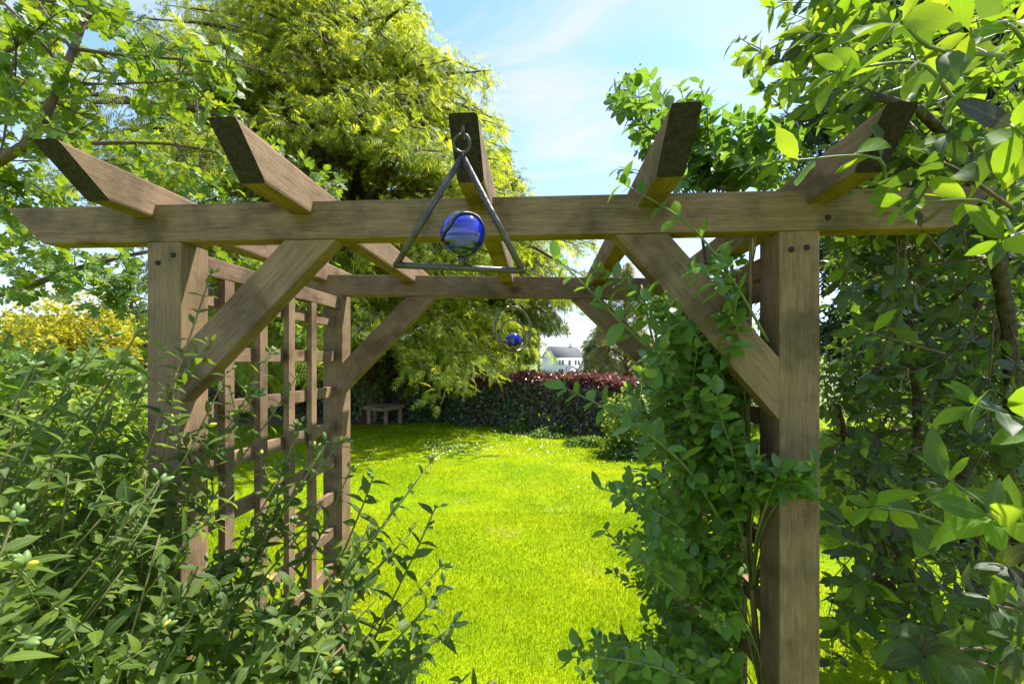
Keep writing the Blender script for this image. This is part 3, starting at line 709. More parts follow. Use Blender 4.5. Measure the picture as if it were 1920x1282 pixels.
# right side: greenery that closes the view behind the big shrub
c = P(1740, 600, 9.5); bush('leafy_shrub', 'tall light green bush far behind the large right shrub', 'shrub', (c[0], c[1], 1.5), (3.0, 1.2, 1.9), 9000, .12, [M['mid'], M['lime']], (.5, .5), 60, 50)
c = P(1440, 620, 10.5); bush('leafy_shrub', 'light green bush seen between the climbing shrub and right post', 'shrub', (c[0], c[1], 1.2), (1.6, 1.0, 1.5), 5000, .1, [M['mid'], M['lime']], (.5, .5), 61, 40)

def strap_clump(label, px, py, n, seed):
    rng = np.random.default_rng(seed); d = F * EYE / (py - HY); c = P(px, py, d); root = thing('iris_clump', label, 'plant', (c[0], c[1], 0)); lv = Leaves()
    for _ in range(n):
        b = np.array((c[0] + rng.normal() * .18, c[1] + rng.normal() * .1, 0)); ax = unit(np.array((rng.normal() * .35, rng.normal() * .3, 1.0)))
        lv.add(b, ax, unit(rng.normal(size=3) * np.array((1, 1, .2))), .35 + .25 * rng.random(), .2, 0)
    build_leaves(root, lv, variants(LANCE, (.1, .1, .1), (.3, .6, .1)), [M['mid']], 0, seed)
strap_clump('clump of upright strap leaves under the yew branches', 812, 792, 60, 70)
strap_clump('small strap leaved clump at the hedge foot', 893, 796, 26, 71)
strap_clump('strap leaved clump seen through the trellis', 452, 790, 50, 72)

# ================================================================== bench
def bench():
    o_ = P(680, 0, 10.65); root = thing('garden_bench', 'low weathered wooden bench frame beside the ivy covered trunk', 'bench', (o_[0], o_[1], 0)); root.rotation_euler.z = YAW
    def bar(name, a, b, w, h, parent=None):
        a, b = Vector(a), Vector(b); me = timber_mesh((b - a).length, w, h, .006, M['bench'], M['bench']); o = bpy.data.objects.new(name, me); COL.objects.link(o); o.parent = parent or root
        x = (b - a).normalized(); up = Vector((0, 0, 1)) if abs(x.z) < .9 else Vector((0, 1, 0)); y = up.cross(x).normalized(); z = x.cross(y)
        o.matrix_local = Matrix(((x.x, y.x, z.x, a.x), (x.y, y.y, z.y, a.y), (x.z, y.z, z.z, a.z), (0, 0, 0, 1))); return o
    A, B, C_, D_ = (0, .1, .40), (.64, -.22, .385), (.95, .28, .42), (.08, .52, .43)
    bar('front_rail', A, B, .05, .085); bar('side_rail', B, C_, .05, .085); bar('back_rail', D_, C_, .05, .075); bar('side_rail', D_, A, .05, .075)
    bar('slat', (.03, .2, .452), (.78, -.04, .440), .10, .022); bar('slat', (.05, .33, .457), (.86, .1, .447), .10, .022); bar('slat', (.1, .46, .462), (.92, .24, .452), .10, .022)
    for x, y in ((.14, .06), (.62, -.14), (.88, .2), (.16, .46)): bar('leg', (x, y, -.02), (x, y, .37), .085, .085)

def timber_mesh(L, w, h, bev, mat, end, cut0=0.0, cut1=0.0):
    """beam along +X, width w in Y, height h in Z, centred; cut0/cut1 lengthen the top at each end (slanted ends)"""
    bm = bmesh.new()
    def ring(x_top, x_bot):
        return [bm.verts.new(v) for v in ((x_bot, -w/2, -h/2), (x_bot, w/2, -h/2), (x_top, w/2, h/2), (x_top, -w/2, h/2))]
    a = ring(-cut0, 0); b = ring(L + cut1, L)
    e0 = bm.faces.new(a[::-1]) ; e1 = bm.faces.new(b)
    for i in range(4): bm.faces.new((a[i], a[(i+1) % 4], b[(i+1) % 4], b[i]))
    bm.normal_update(); e0.material_index = 1; e1.material_index = 1
    ra = set(a); long_e = [e for e in bm.edges if (e.verts[0] in ra) != (e.verts[1] in ra)]
    bmesh.ops.bevel(bm, geom=long_e, offset=bev, segments=2, profile=.6, affect='EDGES')
    bmesh.ops.recalc_face_normals(bm, faces=bm.faces)
    me = bpy.data.meshes.new('timber'); bm.to_mesh(me); bm.free(); me.materials.append(mat); me.materials.append(end)
    for p in me.polygons: p.use_smooth = False
    return me
bench()

# ================================================================== conifers
def conifer_mat(name, inner, outer, tip, tmix=.25):
    m, n, l = newmat(name)
    out = N(n, 'ShaderNodeOutputMaterial'); at = N(n, 'ShaderNodeAttribute', attribute_name='rnd'); md = N(n, 'ShaderNodeAttribute', attribute_name='mid')
    cr = ramp(n, [(0, inner), (1, outer)]); l.new(at.outputs['Fac'], cr.inputs[0])
    mr = N(n, 'ShaderNodeMapRange'); mr.inputs['From Min'].default_value = .55; mr.inputs['From Max'].default_value = 1.0; mr.inputs['To Max'].default_value = .85; l.new(md.outputs['Fac'], mr.inputs[0])
    gt = N(n, 'ShaderNodeMapRange'); gt.inputs['From Min'].default_value = .25; gt.inputs['From Max'].default_value = .8; l.new(at.outputs['Fac'], gt.inputs[0])
    mm = N(n, 'ShaderNodeMath', operation='MULTIPLY'); l.new(mr.outputs[0], mm.inputs[0]); l.new(gt.outputs[0], mm.inputs[1])
    mx = N(n, 'ShaderNodeMix', data_type='RGBA'); l.new(mm.outputs[0], mx.inputs['Factor']); l.new(cr.outputs[0], mx.inputs['A']); mx.inputs['B'].default_value = (*tip, 1)
    pb = N(n, 'ShaderNodeBsdfPrincipled', Roughness=.55); pb.inputs['Specular IOR Level'].default_value = .3; l.new(mx.outputs['Result'], pb.inputs['Base Color'])
    tb = N(n, 'ShaderNodeBsdfTranslucent'); mu = N(n, 'ShaderNodeMix', data_type='RGBA', blend_type='MULTIPLY'); mu.inputs['Factor'].default_value = 1
    l.new(mx.outputs['Result'], mu.inputs['A']); mu.inputs['B'].default_value = (2.2, 2.0, .8, 1); l.new(mu.outputs['Result'], tb.inputs['Color'])
    ms = N(n, 'ShaderNodeMixShader'); ms.inputs[0].default_value = tmix; l.new(pb.outputs[0], ms.inputs[1]); l.new(tb.outputs[0], ms.inputs[2]); l.new(ms.outputs[0], out.inputs[0])
    return m
M['yew'] = conifer_mat('yew_needles', (.13, .19, .035), (.31, .37, .045), (.60, .58, .035), .52)
M['conifer2'] = conifer_mat('drooping_needles', (.07, .11, .03), (.17, .21, .04), (.42, .38, .05))
M['larch'] = conifer_mat('larch_needles', (.17, .17, .08), (.26, .27, .10), (.46, .28, .2), .4)
M['dark_conifer'] = conifer_mat('dark_needles', (.02, .035, .014), (.04, .06, .02), (.09, .11, .02))
def spray_shape(pairs, droop, side, wd, seed):
    rng = np.random.default_rng(seed); V, T, m = [], [], []
    def rh(b, d, L, w, tv):
        d = unit(d); s = unit(np.cross(d, (0, 0, 1.0) if abs(d[2]) < .95 else (1, 0, 0))); k = len(V)
        b = np.asarray(b, float); e = b + d * L + np.array((0, 0, -droop * L * .45))
        V.extend([b - s * w * .8, b + s * w * .8, e]); T.append((k, k+1, k+2)); m.extend([tv * .6, tv * .6, min(1, tv + .35)])
    for i in range(pairs):
        x = (i + .6) / (pairs + .6); b = (x, 0, -droop * x * x)
        for s in (-1, 1):
            ln = side * (1 - .55 * x) * (.75 + .5 * rng.random())
            rh(b, (.62, s * .78, -.25 + .2 * rng.normal()), ln, wd * (.8 + .4 * rng.random()), .35 + .5 * x)
    rh((.9, 0, -droop * .81), (1, .05, -droop), .28, wd, .9)
    return np.array(V), np.array(T), np.array(m)
SPRAYS = [spray_shape(5, .5, .6, .075, i) for i in range(3)] + [spray_shape(5, .95, .5, .07, 9)]
def conifer(name, label, axis, profile, n_b, n_s, size, mat, seed, bark='bark', droop=.55, rise=.25, trunk_r=.4, cat='tree', minz=.3, keep=None, inner=.35, flat=.5, tube_every=1):
    rng = np.random.default_rng(seed); axis = np.asarray(axis, float); ax = curve(axis, 24); root = thing(name, label, cat, tuple(ax[0]))
    zs = np.array([p[0] for p in profile]); rs = np.array([p[1] for p in profile])
    mb = MB(); mb.tube(ax, trunk_r * (1 - .92 * np.linspace(0, 1, 24) ** .8), 10); put('trunk', mb.mesh('trunk', [M[bark]]), root)
    # boughs: more where the crown is wide
    zz = np.linspace(zs[0], zs[-1], 200); wgt = np.interp(zz, zs, rs) + .25; wgt /= wgt.sum()
    P_, A_, N_, S_ = [], [], [], []; bt = MB()
    for b in range(n_b):
        z = rng.choice(zz, p=wgt); Rr = np.interp(z, zs, rs) * (.72 + .36 * rng.random() + .12 * math.sin(b * 2.4 + z * 1.7)); az = b * 2.39996 + rng.normal() * .3
        az = az % 6.2832
        h = np.array((math.cos(az), math.sin(az), 0)); side = np.array((-h[1], h[0], 0))
        i = np.argmin(abs(ax[:, 2] - z + .15 * Rr)); s0 = ax[i]
        end = np.array((*(s0[:2] + h[:2] * Rr), max(z - droop * Rr * .35 + rng.normal() * .15, minz)))
        mid = s0 + (end - s0) * .5 + np.array((0, 0, rise * Rr)) + side * rng.normal() * .12 * Rr
        pts = curve([s0, mid, end], 9)
        vis = True if keep is None else bool(keep(*[np.array([q_]) for q_ in project(end)])[0] and keep(*[np.array([q_]) for q_ in project(mid)])[0])
        if b % tube_every == 0 and vis: bt.tube(pts, np.linspace(max(.018, .024 * Rr), .008, 9), 5)
        m = int(n_s * (.5 + .5 * Rr / rs.max())); t = inner + (1 - inner) * rng.random(m) ** .8; j = np.clip((t * 8).astype(int), 0, 7); f = (t * 8 - j)[:, None]
        q = pts[j] + (pts[j+1] - pts[j]) * f; tn = unit(pts[j+1] - pts[j])
        lat = rng.normal(size=m) * (.16 + .34 * (1 - t) ) * min(Rr, 3.2) * .5
        q = q + side * lat[:, None] + np.array((0, 0, 1.0)) * (rng.normal(size=m) * .10 - .18 * np.abs(lat) + .04)[:, None]
        d = unit(tn * .7 + side * (np.sign(lat) * (.35 + .7 * rng.random(m)))[:, None] + rng.normal(size=(m, 3)) * .45 + np.array((0, 0, -.25 - .5 * droop * 1.0)) * rng.random(m)[:, None])
        P_.append(q); A_.append(d); N_.append(unit(UP + rng.normal(size=(m, 3)) * flat + h * .35)); S_.append(size * (.65 + .7 * rng.random(m)))
    p = np.concatenate(P_); a = np.concatenate(A_); nn = np.concatenate(N_); L = np.concatenate(S_)
    k = p[:, 2] > minz - .3
    if keep is not None:
        u, v, d = project(p); k &= keep(u, v, d)
    p, a, nn, L = p[k], a[k], nn[k], L[k]
    x, y, z = frames(a, nn)
    stuff(put('foliage', merged('foliage', p, x, y, z, L, np.ones(len(L)), SPRAYS, [M[mat]], np.zeros(len(L), int), rng), root))
    put('boughs', bt.mesh('boughs', [M[bark]]), root)['kind'] = 'stuff'
    print(name, len(p), 'sprays')
    return root, ax
def yew_keep(u, v, d):
    lim = np.interp(u, [380, 540, 640, 655, 745, 765, 800, 850, 880, 940, 1000, 1060], [700, 720, 700, 655, 650, 735, 765, 745, 715, 700, 690, 640])
    return (v < lim + 14 * np.sin(u * .11)) | (d > 12.6)
tb = np.array((*TREE, 0)); top = P(625, 0, 11.8)
yew, yax = conifer('yew_tree', 'huge yew tree with yellow green sprays behind the pergola', [(tb[0], tb[1], -.05), (tb[0] - .15, tb[1], 2.5), (top[0] + .25, top[1], 6), (top[0], top[1], 13.8)],
    [(.9, 3.6), (2.2, 5.0), (4, 5.5), (6, 5.6), (7.4, 5.0), (8.8, 4.1), (10.4, 3.0), (12, 1.8), (13.8, .3)], 560, 148, .20, 'yew', 81, trunk_r=.42, bark='bark', minz=.55, droop=.3, rise=.2, flat=.75, keep=lambda u, v, d: yew_keep(u, v, d))
c = P(935, 0, 14.6)
conifer('drooping_conifer', 'drooping light green conifer with straight trunk behind the hedge', [(c[0], c[1], -.1), (c[0] + .05, c[1], 4), (c[0] - .2, c[1], 9)],
    [(2.0, 1.9), (3.4, 2.4), (5.0, 2.0), (6.8, 1.3), (8.8, .3)], 170, 60, .33, 'conifer2', 82, trunk_r=.17, bark='bark_grey', droop=1.0, minz=1.5, keep=lambda u, v, d: (u < np.where(v > 615, 1002, 2000)) & (v < np.interp(u, [880, 905, 915, 955, 965, 985, 1005, 1060], [690, 690, 655, 655, 690, 690, 650, 640])))
c = P(1172, 0, 20)
conifer('larch_tree', 'sparse reddish larch tree beyond the hedge', [(c[0], c[1], -.3), (c[0], c[1], 3), (c[0] - .1, c[1], 6.2)], [(.6, 1.6), (1.8, 1.7), (3.2, 1.25), (4.8, .75), (6.2, .15)], 85, 22, .42, 'larch', 83, trunk_r=.13, droop=.4, minz=.2)
c = P(1118, 0, 23)
conifer('young_conifer', 'pale feathery young conifer left of the larch', [(c[0], c[1], -.4), (c[0], c[1], 1.6), (c[0], c[1], 3.4)], [(.2, 1.0), (1.2, .95), (2.4, .55), (3.4, .1)], 60, 18, .36, 'conifer2', 84, trunk_r=.08, droop=.3, minz=0)
c = P(1830, 0, 7.2)
conifer('dark_conifer', 'dark evergreen tree rising behind the right shrub at the top edge', [(c[0], c[1], -.1), (c[0], c[1], 4), (c[0], c[1], 10)], [(1.2, 1.7), (3, 2.7), (5.5, 2.75), (7.6, 2.2), (9.8, .4)], 170, 48, .42, 'dark_conifer', 85, trunk_r=.25, droop=.5, minz=.8)
c = P(470, 0, 16.5)
conifer('dark_conifer', 'dark evergreen tree left of the yew seen over the trellis', [(c[0], c[1], -.1), (c[0], c[1], 3), (c[0] + .2, c[1], 6.5)], [(.8, 1.8), (2, 2.3), (4, 1.9), (6.4, .3)], 90, 40, .42, 'dark_conifer', 86, trunk_r=.2, droop=.5, minz=.4)

# ---- ivy on the yew trunk
M['ivy'] = leaf_mat('ivy_leaf', [(0, (.08, .17, .04)), (.6, (.14, .25, .06)), (1, (.22, .32, .11))], [(0, (.06, .14, .02)), (1, (.12, .22, .03))], .2, .4, ribw=0)
def ivy():
    rng = np.random.default_rng(91); root = thing('ivy', 'dense green ivy wrapping the base of the yew trunk', 'ivy', (tb[0], tb[1], 0)); lv = Leaves()
    for _ in range(2600):
        z = 2.3 * rng.random() ** .8; a = rng.uniform(0, 6.283); i = np.argmin(abs(yax[:, 2] - z)); r = .44 + .12 * rng.random() + .35 * max(0, .25 - z)
        o = np.array((math.cos(a), math.sin(a), 0)); lv.add(np.array((yax[i, 0], yax[i, 1], max(z, .03))) + o * r, unit(np.array((0, 0, -.7)) + rng.normal(size=3) * .5 + o * .3), unit(o + UP * .5 + rng.normal(size=3) * .3), .075 * (.7 + .6 * rng.random()), 1.4)
    build_leaves(root, lv, LEAF_S, [M['ivy']], 0, 3)
    mb = MB()
    for k in range(7):
        a0 = k * .9; pts = []
        for z in np.linspace(-.02, 2.4, 12):
            i = np.argmin(abs(yax[:, 2] - z)); a = a0 + .35 * math.sin(z * 3 + k); pts.append((yax[i, 0] + .43 * math.cos(a), yax[i, 1] + .43 * math.sin(a), z))
        mb.tube(pts, np.linspace(.022, .008, 12), 5)
    put('stems', mb.mesh('stems', [M['bark']]), root)
ivy()

# ================================================================== pergola
XL, XR, YF, YB = -1.0934, 0.7171, 1.1388, 2.126
Z0 = EYE
pergola = thing('pergola', 'weathered wooden garden pergola with trellis sides and five slanted rafters', 'pergola', (0, YF, 0))
def bar(name, a, b, w, h, mat='timber', end='timber', bev=.006, parent=None, cut0=0, cut1=0, up=(0, 0, 1)):
    """timber from a to b (axis line), width w sideways, height h along up"""
    a, b, up = Vector(a), Vector(b), Vector(up)
    me = timber_mesh((b - a).length, w, h, bev, M[mat], M[end], cut0, cut1); o = bpy.data.objects.new(name, me); COL.objects.link(o)
    x = (b - a).normalized(); y = up.cross(x).normalized(); z = x.cross(y)
    Mw = Matrix(((x.x, y.x, z.x, a.x), (x.y, y.y, z.y, a.y), (x.z, y.z, z.z, a.z), (0, 0, 0, 1)))
    par = parent or pergola; o.parent = par
    W = Matrix.Translation((0, YF, 0)) if par is pergola else parent['_w'] if False else WM[par.name]
    o.matrix_local = W.inverted() @ Mw; WM[o.name] = Mw
    return o
WM = {'pergola': Matrix.Translation((0, YF, 0))}
H, TH = .1044, .06
TL = TR = .4332; RL, RRr = .4336, .3936
def zl(a, b, X): return a + (b - a) * (X - XL) / (XR - XL)
# beams
front = bar('beam', (-1.405, YF + TH/2, Z0 + TL - H/2), (1.03, YF + TH/2, Z0 + TR - H/2), TH, H, cut0=.112, cut1=.112, end='timber')
rear = bar('beam', (-1.40, YB + TH/2, Z0 + zl(RL, RRr, -1.4) - H/2), (1.08, YB + TH/2, Z0 + zl(RL, RRr, 1.08) - H/2), TH, H, cut0=.11, cut1=.11)
# posts
pw = .1
def post(x, y, ztop):
    return bar('post', (x + pw/2, y + pw/2, -.05), (x + pw/2, y + pw/2, ztop), pw, pw, up=(0, 1, 0), bev=.004)
pfl = post(XL, YF + .002, Z0 + TL - H - .001); pfr = post(XR - pw, YF + .002, Z0 + TR - H - .001)
pbl = post(XL, YB + .002, Z0 + RL - H - .001); pbr = post(.672, YB + .002, Z0 + zl(RL, RRr, .7) - H - .001)
def bolt(par, p):
    mb = MB(); x, y, z = p; a = np.linspace(0, 6.283, 11)[:-1]; r = .0085
    V = [(x, y - .004, z)] + [(x + r*.7*math.cos(q), y - .004, z + r*.7*math.sin(q)) for q in a] + [(x + r*math.cos(q), y + .004, z + r*math.sin(q)) for q in a]
    T = [(0, 1 + (i+1) % 10, 1 + i) for i in range(10)] + [t for i in range(10) for t in ((1+i, 1+(i+1) % 10, 11+(i+1) % 10), (1+i, 11+(i+1) % 10, 11+i))]
    mb.add(V, T); o = bpy.data.objects.new('bolt', mb.mesh('bolt', [M['bolt']])); COL.objects.link(o); o.parent = par; o.matrix_local = WM[par.name].inverted()
def front_pt(px, py, Y):
    t = (px - 960) / F; X = Y * (t * CA - SA) / (CA + t * SA); d = -SA * X + CA * Y; return (X, Y, EYE + (HY - py) / F * d)
for par, px, py, Y in ((pfl, 296, 493, YF), (pfl, 325, 478, YF), (pfr, 1484, 468, YF), (pfr, 1513, 464, YF), (front, 1553, 408, YF - .002)):
    bolt(par, front_pt(px, py, Y + .001))
# rafters
RW, RH, NZ = .061, .095, .0365
for X, ot, ob in ((-1.099, .245, .125), (-.645, .300, .200), (-.152, .280, .172), (.290, .285, .170), (.7115, .258, .163)):
    zf = Z0 + TL - NZ + RH/2; zb = Z0 + zl(RL, RRr, X) - NZ + RH/2
    y0, y1 = YF - ob, YB + TH + .16; k = (zb - zf) / (YB - YF)
    bar('rafter', (X, y0, zf + k * (y0 - YF)), (X, y1, zf + k * (y1 - YF)), RW, RH, cut0=ot - ob, cut1=.1, end='end', bev=.007)
# braces
def brace(x0, z0, x1, z1, Y, th=.055, wd=.105):
    """axis from (x0,z0) at the post to (x1,z1) at the beam"""
    a = Vector((x0, Y, z0)); b = Vector((x1, Y, z1)); d = (b - a).normalized()
    bm_up = Vector((0, 0, 1)) if d.x > 0 else Vector((0, 0, 1))
    L = (b - a).length; h = wd; o = bar('brace', a, b, th, h, up=bm_up, bev=.005)
    # mitre the ends: vertical against the post, level under the beam
    me = o.data; sl = abs(d.z) / math.hypot(d.x, d.y); Wm = WM[o.name]; s = 1 if d.x > 0 else -1
    for v in me.vertices:
        w = Wm @ v.co; t = v.co.x / L
        if t < .5: lam = (x0 - w.x) / d.x; w = w + d * lam
        else: lam = (z1 - w.z) / d.z; w = w + d * lam
        v.co = Wm.inverted() @ w
    return o
zb_ = Z0 + TL - H - .0015
brace(XL + pw, zb_ - .372, -.623, zb_, YF + .0295)
brace(XR - pw, zb_ - .402, .270, zb_, YF + .0295)
zr1 = Z0 + zl(RL, RRr, -.58) - H - .0015; zr2 = Z0 + zl(RL, RRr, .24) - H - .0015
brace(XL + pw, zr1 - .41, -.585, zr1, YB + .0295, wd=.11)
brace(.672, zr2 - .432, .24, zr2, YB + .0295)
# trellis sides
def trellis(xi, s, y0, y1, zt):
    """xi inner face x, s = +1 when the passage lies towards +x"""
    xc = xi - s * .022
    rail = bar('trellis_rail', (xc, y0, Z0 + zt - .03), (xc, y1, Z0 + zt - .03), .044, .06, mat='lath', bev=.004)
    tw, tt = .044, .024
    xv = xi - s * (.012 if s > 0 else .034); xh = xv - s * (tt + .0005) if s > 0 else xv - s * -(tt + .0005) * -1
    if s < 0: xh = xv + s * (tt + .0005)
    n = 5
    for i, y in enumerate((1.345, 1.52, 1.70, 1.875) if s > 0 else (1.285, 1.46, 1.64, 1.82, 2.0)):
        bar('lath', (xv, y, .06), (xv, y, Z0 + zt - .0605), tt, tw, mat='lath', end='lath', bev=.0025, parent=rail, up=(0, 1, 0))
    for z in np.arange(.20, 1.9, .177):
        y_s, y_e = (y0 + .002, y1 - .002) if s > 0 else (y0 - .04, y1 - .002)
        bar('lath', (xh, y_s, z), (xh, y_e, z), tt, .05, mat='lath', end='lath', bev=.0025, parent=rail)
trellis(XL + .09, 1, YF + pw + .003, YB + .001, .3156)
trellis(XR - pw + .015, -1, YF + pw + .003, YB + .001, .29)

# ================================================================== hanging ornaments
def glass_ball_mat():
    m, n, l = newmat('swirled_blue_glass'); out = N(n, 'ShaderNodeOutputMaterial'); tc = N(n, 'ShaderNodeTexCoord')
    mp = N(n, 'ShaderNodeMapping'); mp.inputs['Scale'].default_value = (18, 18, 95); mp.inputs['Rotation'].default_value = (0, R(12), 0); l.new(tc.outputs['Object'], mp.inputs[0])
    nz = N(n, 'ShaderNodeTexNoise', Scale=1.0, Detail=6.0, Distortion=1.2); l.new(mp.outputs[0], nz.inputs['Vector'])
    cr = ramp(n, [(.40, (.004, .007, .014)), (.45, (.003, .01, .25)), (.5, (.003, .012, .75)), (.57, (.003, .008, .35)), (.64, (.005, .03, .7)), (.74, (.1, .35, .6))]); l.new(nz.outputs['Fac'], cr.inputs[0])
    sp = N(n, 'ShaderNodeSeparateXYZ'); l.new(tc.outputs['Object'], sp.inputs[0])
    n2 = N(n, 'ShaderNodeTexNoise', Scale=25.0, Detail=3.0); l.new(tc.outputs['Object'], n2.inputs['Vector'])
    ad = N(n, 'ShaderNodeMath', operation='MULTIPLY_ADD'); l.new(n2.outputs['Fac'], ad.inputs[0]); ad.inputs[1].default_value = .03; l.new(sp.outputs['Z'], ad.inputs[2])
    bd = ramp(n, [(0, (1, 1, 1)), (.24, (1, 1, 1)), (.34, (0, 0, 0)), (.8, (0, 0, 0)), (1, (1, 1, 1))])
    mr = N(n, 'ShaderNodeMapRange'); mr.inputs['From Min'].default_value = -.045; mr.inputs['From Max'].default_value = .055; l.new(ad.outputs[0], mr.inputs[0]); l.new(mr.outputs[0], bd.inputs[0])
    n3 = N(n, 'ShaderNodeTexNoise', Scale=1.6, Detail=5.0, Distortion=1.0); l.new(mp.outputs[0], n3.inputs['Vector'])
    gr = ramp(n, [(.3, (.012, .015, .02)), (.5, (.02, .05, .045)), (.62, (.10, .16, .10)), (.75, (.3, .36, .3))]); l.new(n3.outputs['Fac'], gr.inputs[0])
    mx = N(n, 'ShaderNodeMix', data_type='RGBA'); l.new(bd.outputs[0], mx.inputs['Factor']); l.new(cr.outputs[0], mx.inputs['A']); l.new(gr.outputs[0], mx.inputs['B'])
    pb = N(n, 'ShaderNodeBsdfPrincipled', Roughness=.06); pb.inputs['Specular IOR Level'].default_value = .8; pb.inputs['Coat Weight'].default_value = 1; pb.inputs['Coat Roughness'].default_value = .03
    l.new(mx.outputs['Result'], pb.inputs['Base Color'])
    tb = N(n, 'ShaderNodeBsdfTranslucent'); l.new(mx.outputs['Result'], tb.inputs['Color']); ms = N(n, 'ShaderNodeMixShader'); ms.inputs[0].default_value = .15
    l.new(pb.outputs[0], ms.inputs[1]); l.new(tb.outputs[0], ms.inputs[2]); l.new(ms.outputs[0], out.inputs[0]); return m
M['ball'] = glass_ball_mat()
M['iron'] = simple('dull_painted_iron', (.055, .062, .058), .45, .55, noise=.5, scale=45, bump=.3, col2=(.10, .085, .07))
M['bronze'] = simple('worn_bronze_wire', (.26, .22, .17), .35, .8, noise=.35, scale=40)
def uv_ball(r, seg=32, rings=18):
    V = [(0, 0, r)]; T = []
    for i in range(1, rings):
        t = math.pi * i / rings
        for j in range(seg): a = 2 * math.pi * j / seg; V.append((r*math.sin(t)*math.cos(a), r*math.sin(t)*math.sin(a), r*math.cos(t)))
    V.append((0, 0, -r)); b = len(V) - 1
    for j in range(seg): T += [(0, 1 + j, 1 + (j+1) % seg), (b, b - seg + (j+1) % seg, b - seg + j)]
    for i in range(rings - 2):
        for j in range(seg):
            p = 1 + i*seg + j; q = 1 + i*seg + (j+1) % seg; T += [(p, p+seg, q+seg), (p, q+seg, q)]
    return np.array(V), np.array(T)
def sub(name, mb_or_me, mats, parent, loc=(0, 0, 0)):
    me = mb_or_me.mesh(name, mats) if isinstance(mb_or_me, MB) else mb_or_me
    o = bpy.data.objects.new(name, me); COL.objects.link(o); o.parent = parent; o.location = loc; return o
def swirl(r, turns=1.15, n=40):
    """wire that clasps the ball from below and runs over its front"""
    pts = []
    for t in np.linspace(0, 1, n):
        if t < .5: # from left low across the face upward to the top right
            q = t / .5; a = -150 + 0 * q
            th = R(205 - 60 * q - 95 * q * q); rad = .98 - .55 * math.sin(q * math.pi); x = r * rad * math.cos(th); z = r * rad * math.sin(th) * .95
        else:
            q = (t - .5) / .5; th = R(50 - 150 * q); x = r * (.98 + .06 * q) * math.cos(th); z = r * (.98 + .06 * q) * math.sin(th)
        yy = -math.sqrt(max(0, (r * 1.035) ** 2 - x * x - z * z)); pts.append((x, yy - .001, z))
    return np.array(pts)
def triangle_ornament():
    d = .835; s = d / F; c = P(868, 292, d)
    root = thing('hanging_ornament', 'iron triangle ornament holding a large blue glass ball, hung from the middle rafter', 'ornament', tuple(c)); root.rotation_euler.z = YAW
    q = lambda px, py, y=0: ((px - 868) * s, y, (292 - py) * s)
    A, B, C_ = q(867, 293), q(743, 497), q(980, 508)
    mb = MB()
    for a, b in ((A, B), (B, C_), (C_, A)):
        a, b = np.array(a), np.array(b); e = unit(b - a) * .004; mb.tube([a - e, a + (b - a) * .5, b + e], .0062, 10)
    sub('triangle_frame', mb, [M['iron']], root)
    mb = MB(); mb.tube([q(866 + 15*math.cos(t), 271 + 17*math.sin(t), -.004 + .003*math.sin(2*t)) for t in np.linspace(-1.2, 4.6, 22)], .0031, 8); mb.tube([q(868, 254, .012), q(868, 252, -.006), q(869, 247, -.012), q(869, 243, -.009)], .0035, 8)
    sub('hanging_ring', mb, [M['iron']], root)
    V, T = uv_ball(42.5 * s); bl = sub('glass_ball', mesh_tris('glass_ball', V, T, [M['ball']]), None, root, q(867, 440))
    mb = MB(); mb.tube(swirl(42.5 * s), .0022, 8); sub('wire_clasp', mb, [M['iron']], bl)
    mb = MB(); mb.tube([q(867, 484), q(866, 490), q(866, 500)], (.010, .006, .008), 10); mb.tube([q(878, 486, -.004), q(880, 493, -.006), q(874, 499, -.004)], .0022, 6); sub('ball_stem', mb, [M['iron']], root)
triangle_ornament()
def ring_ornament():
    d = 2.20; s = d / F; c = P(962, 563, d)
    root = thing('hanging_ornament', 'double ring ornament with small blue glass ball hung under the rear beam', 'ornament', tuple(c)); root.rotation_euler.z = YAW + R(36)
    k = s
    def ring(cz, r, wr, n=48, tz=0): return [(r*math.cos(t), .004*math.sin(t), cz + r*math.sin(t)) for t in np.linspace(0, 2*math.pi, n, endpoint=False)]
    mb = MB(); mb.tube(ring(-54*k, 42*k, 0), .0068, 10, closed=True); sub('outer_ring', mb, [M['bronze']], root)
    mb = MB(); mb.tube(ring(-66*k, 29.5*k, 0), .0045, 8, closed=True); sub('inner_ring', mb, [M['bronze']], root)
    mb = MB(); mb.tube([(6*k*math.cos(t), 0, -5.5*k + 6.5*k*math.sin(t)) for t in np.linspace(0, 6.283, 20, endpoint=False)], .0026, 8, closed=True); mb.tube([(0, 0, 1*k), (.003, -.012, 4*k), (.0, -.03, 8*k), (0, -.034, 22*k)], .0022, 6); sub('hanging_loop', mb, [M['bronze']], root)
    V, T = uv_ball(15.5 * k, 24, 14); bl = sub('glass_ball', mesh_tris('glass_ball', V, T, [M['ball']]), None, root, (0, 0, -76*k))
    w = swirl(15.5 * k) * 1.03; mb = MB(); mb.tube(w, .0022, 6); o = sub('wire_clasp', mb, [M['bronze']], bl); o.rotation_euler.z = R(-36)
    mb = MB(); mb.tube([(0, 0, -91*k), (0, 0, -96*k)], (.007, .005), 8); sub('ball_stem', mb, [M['bronze']], root)
ring_ornament()

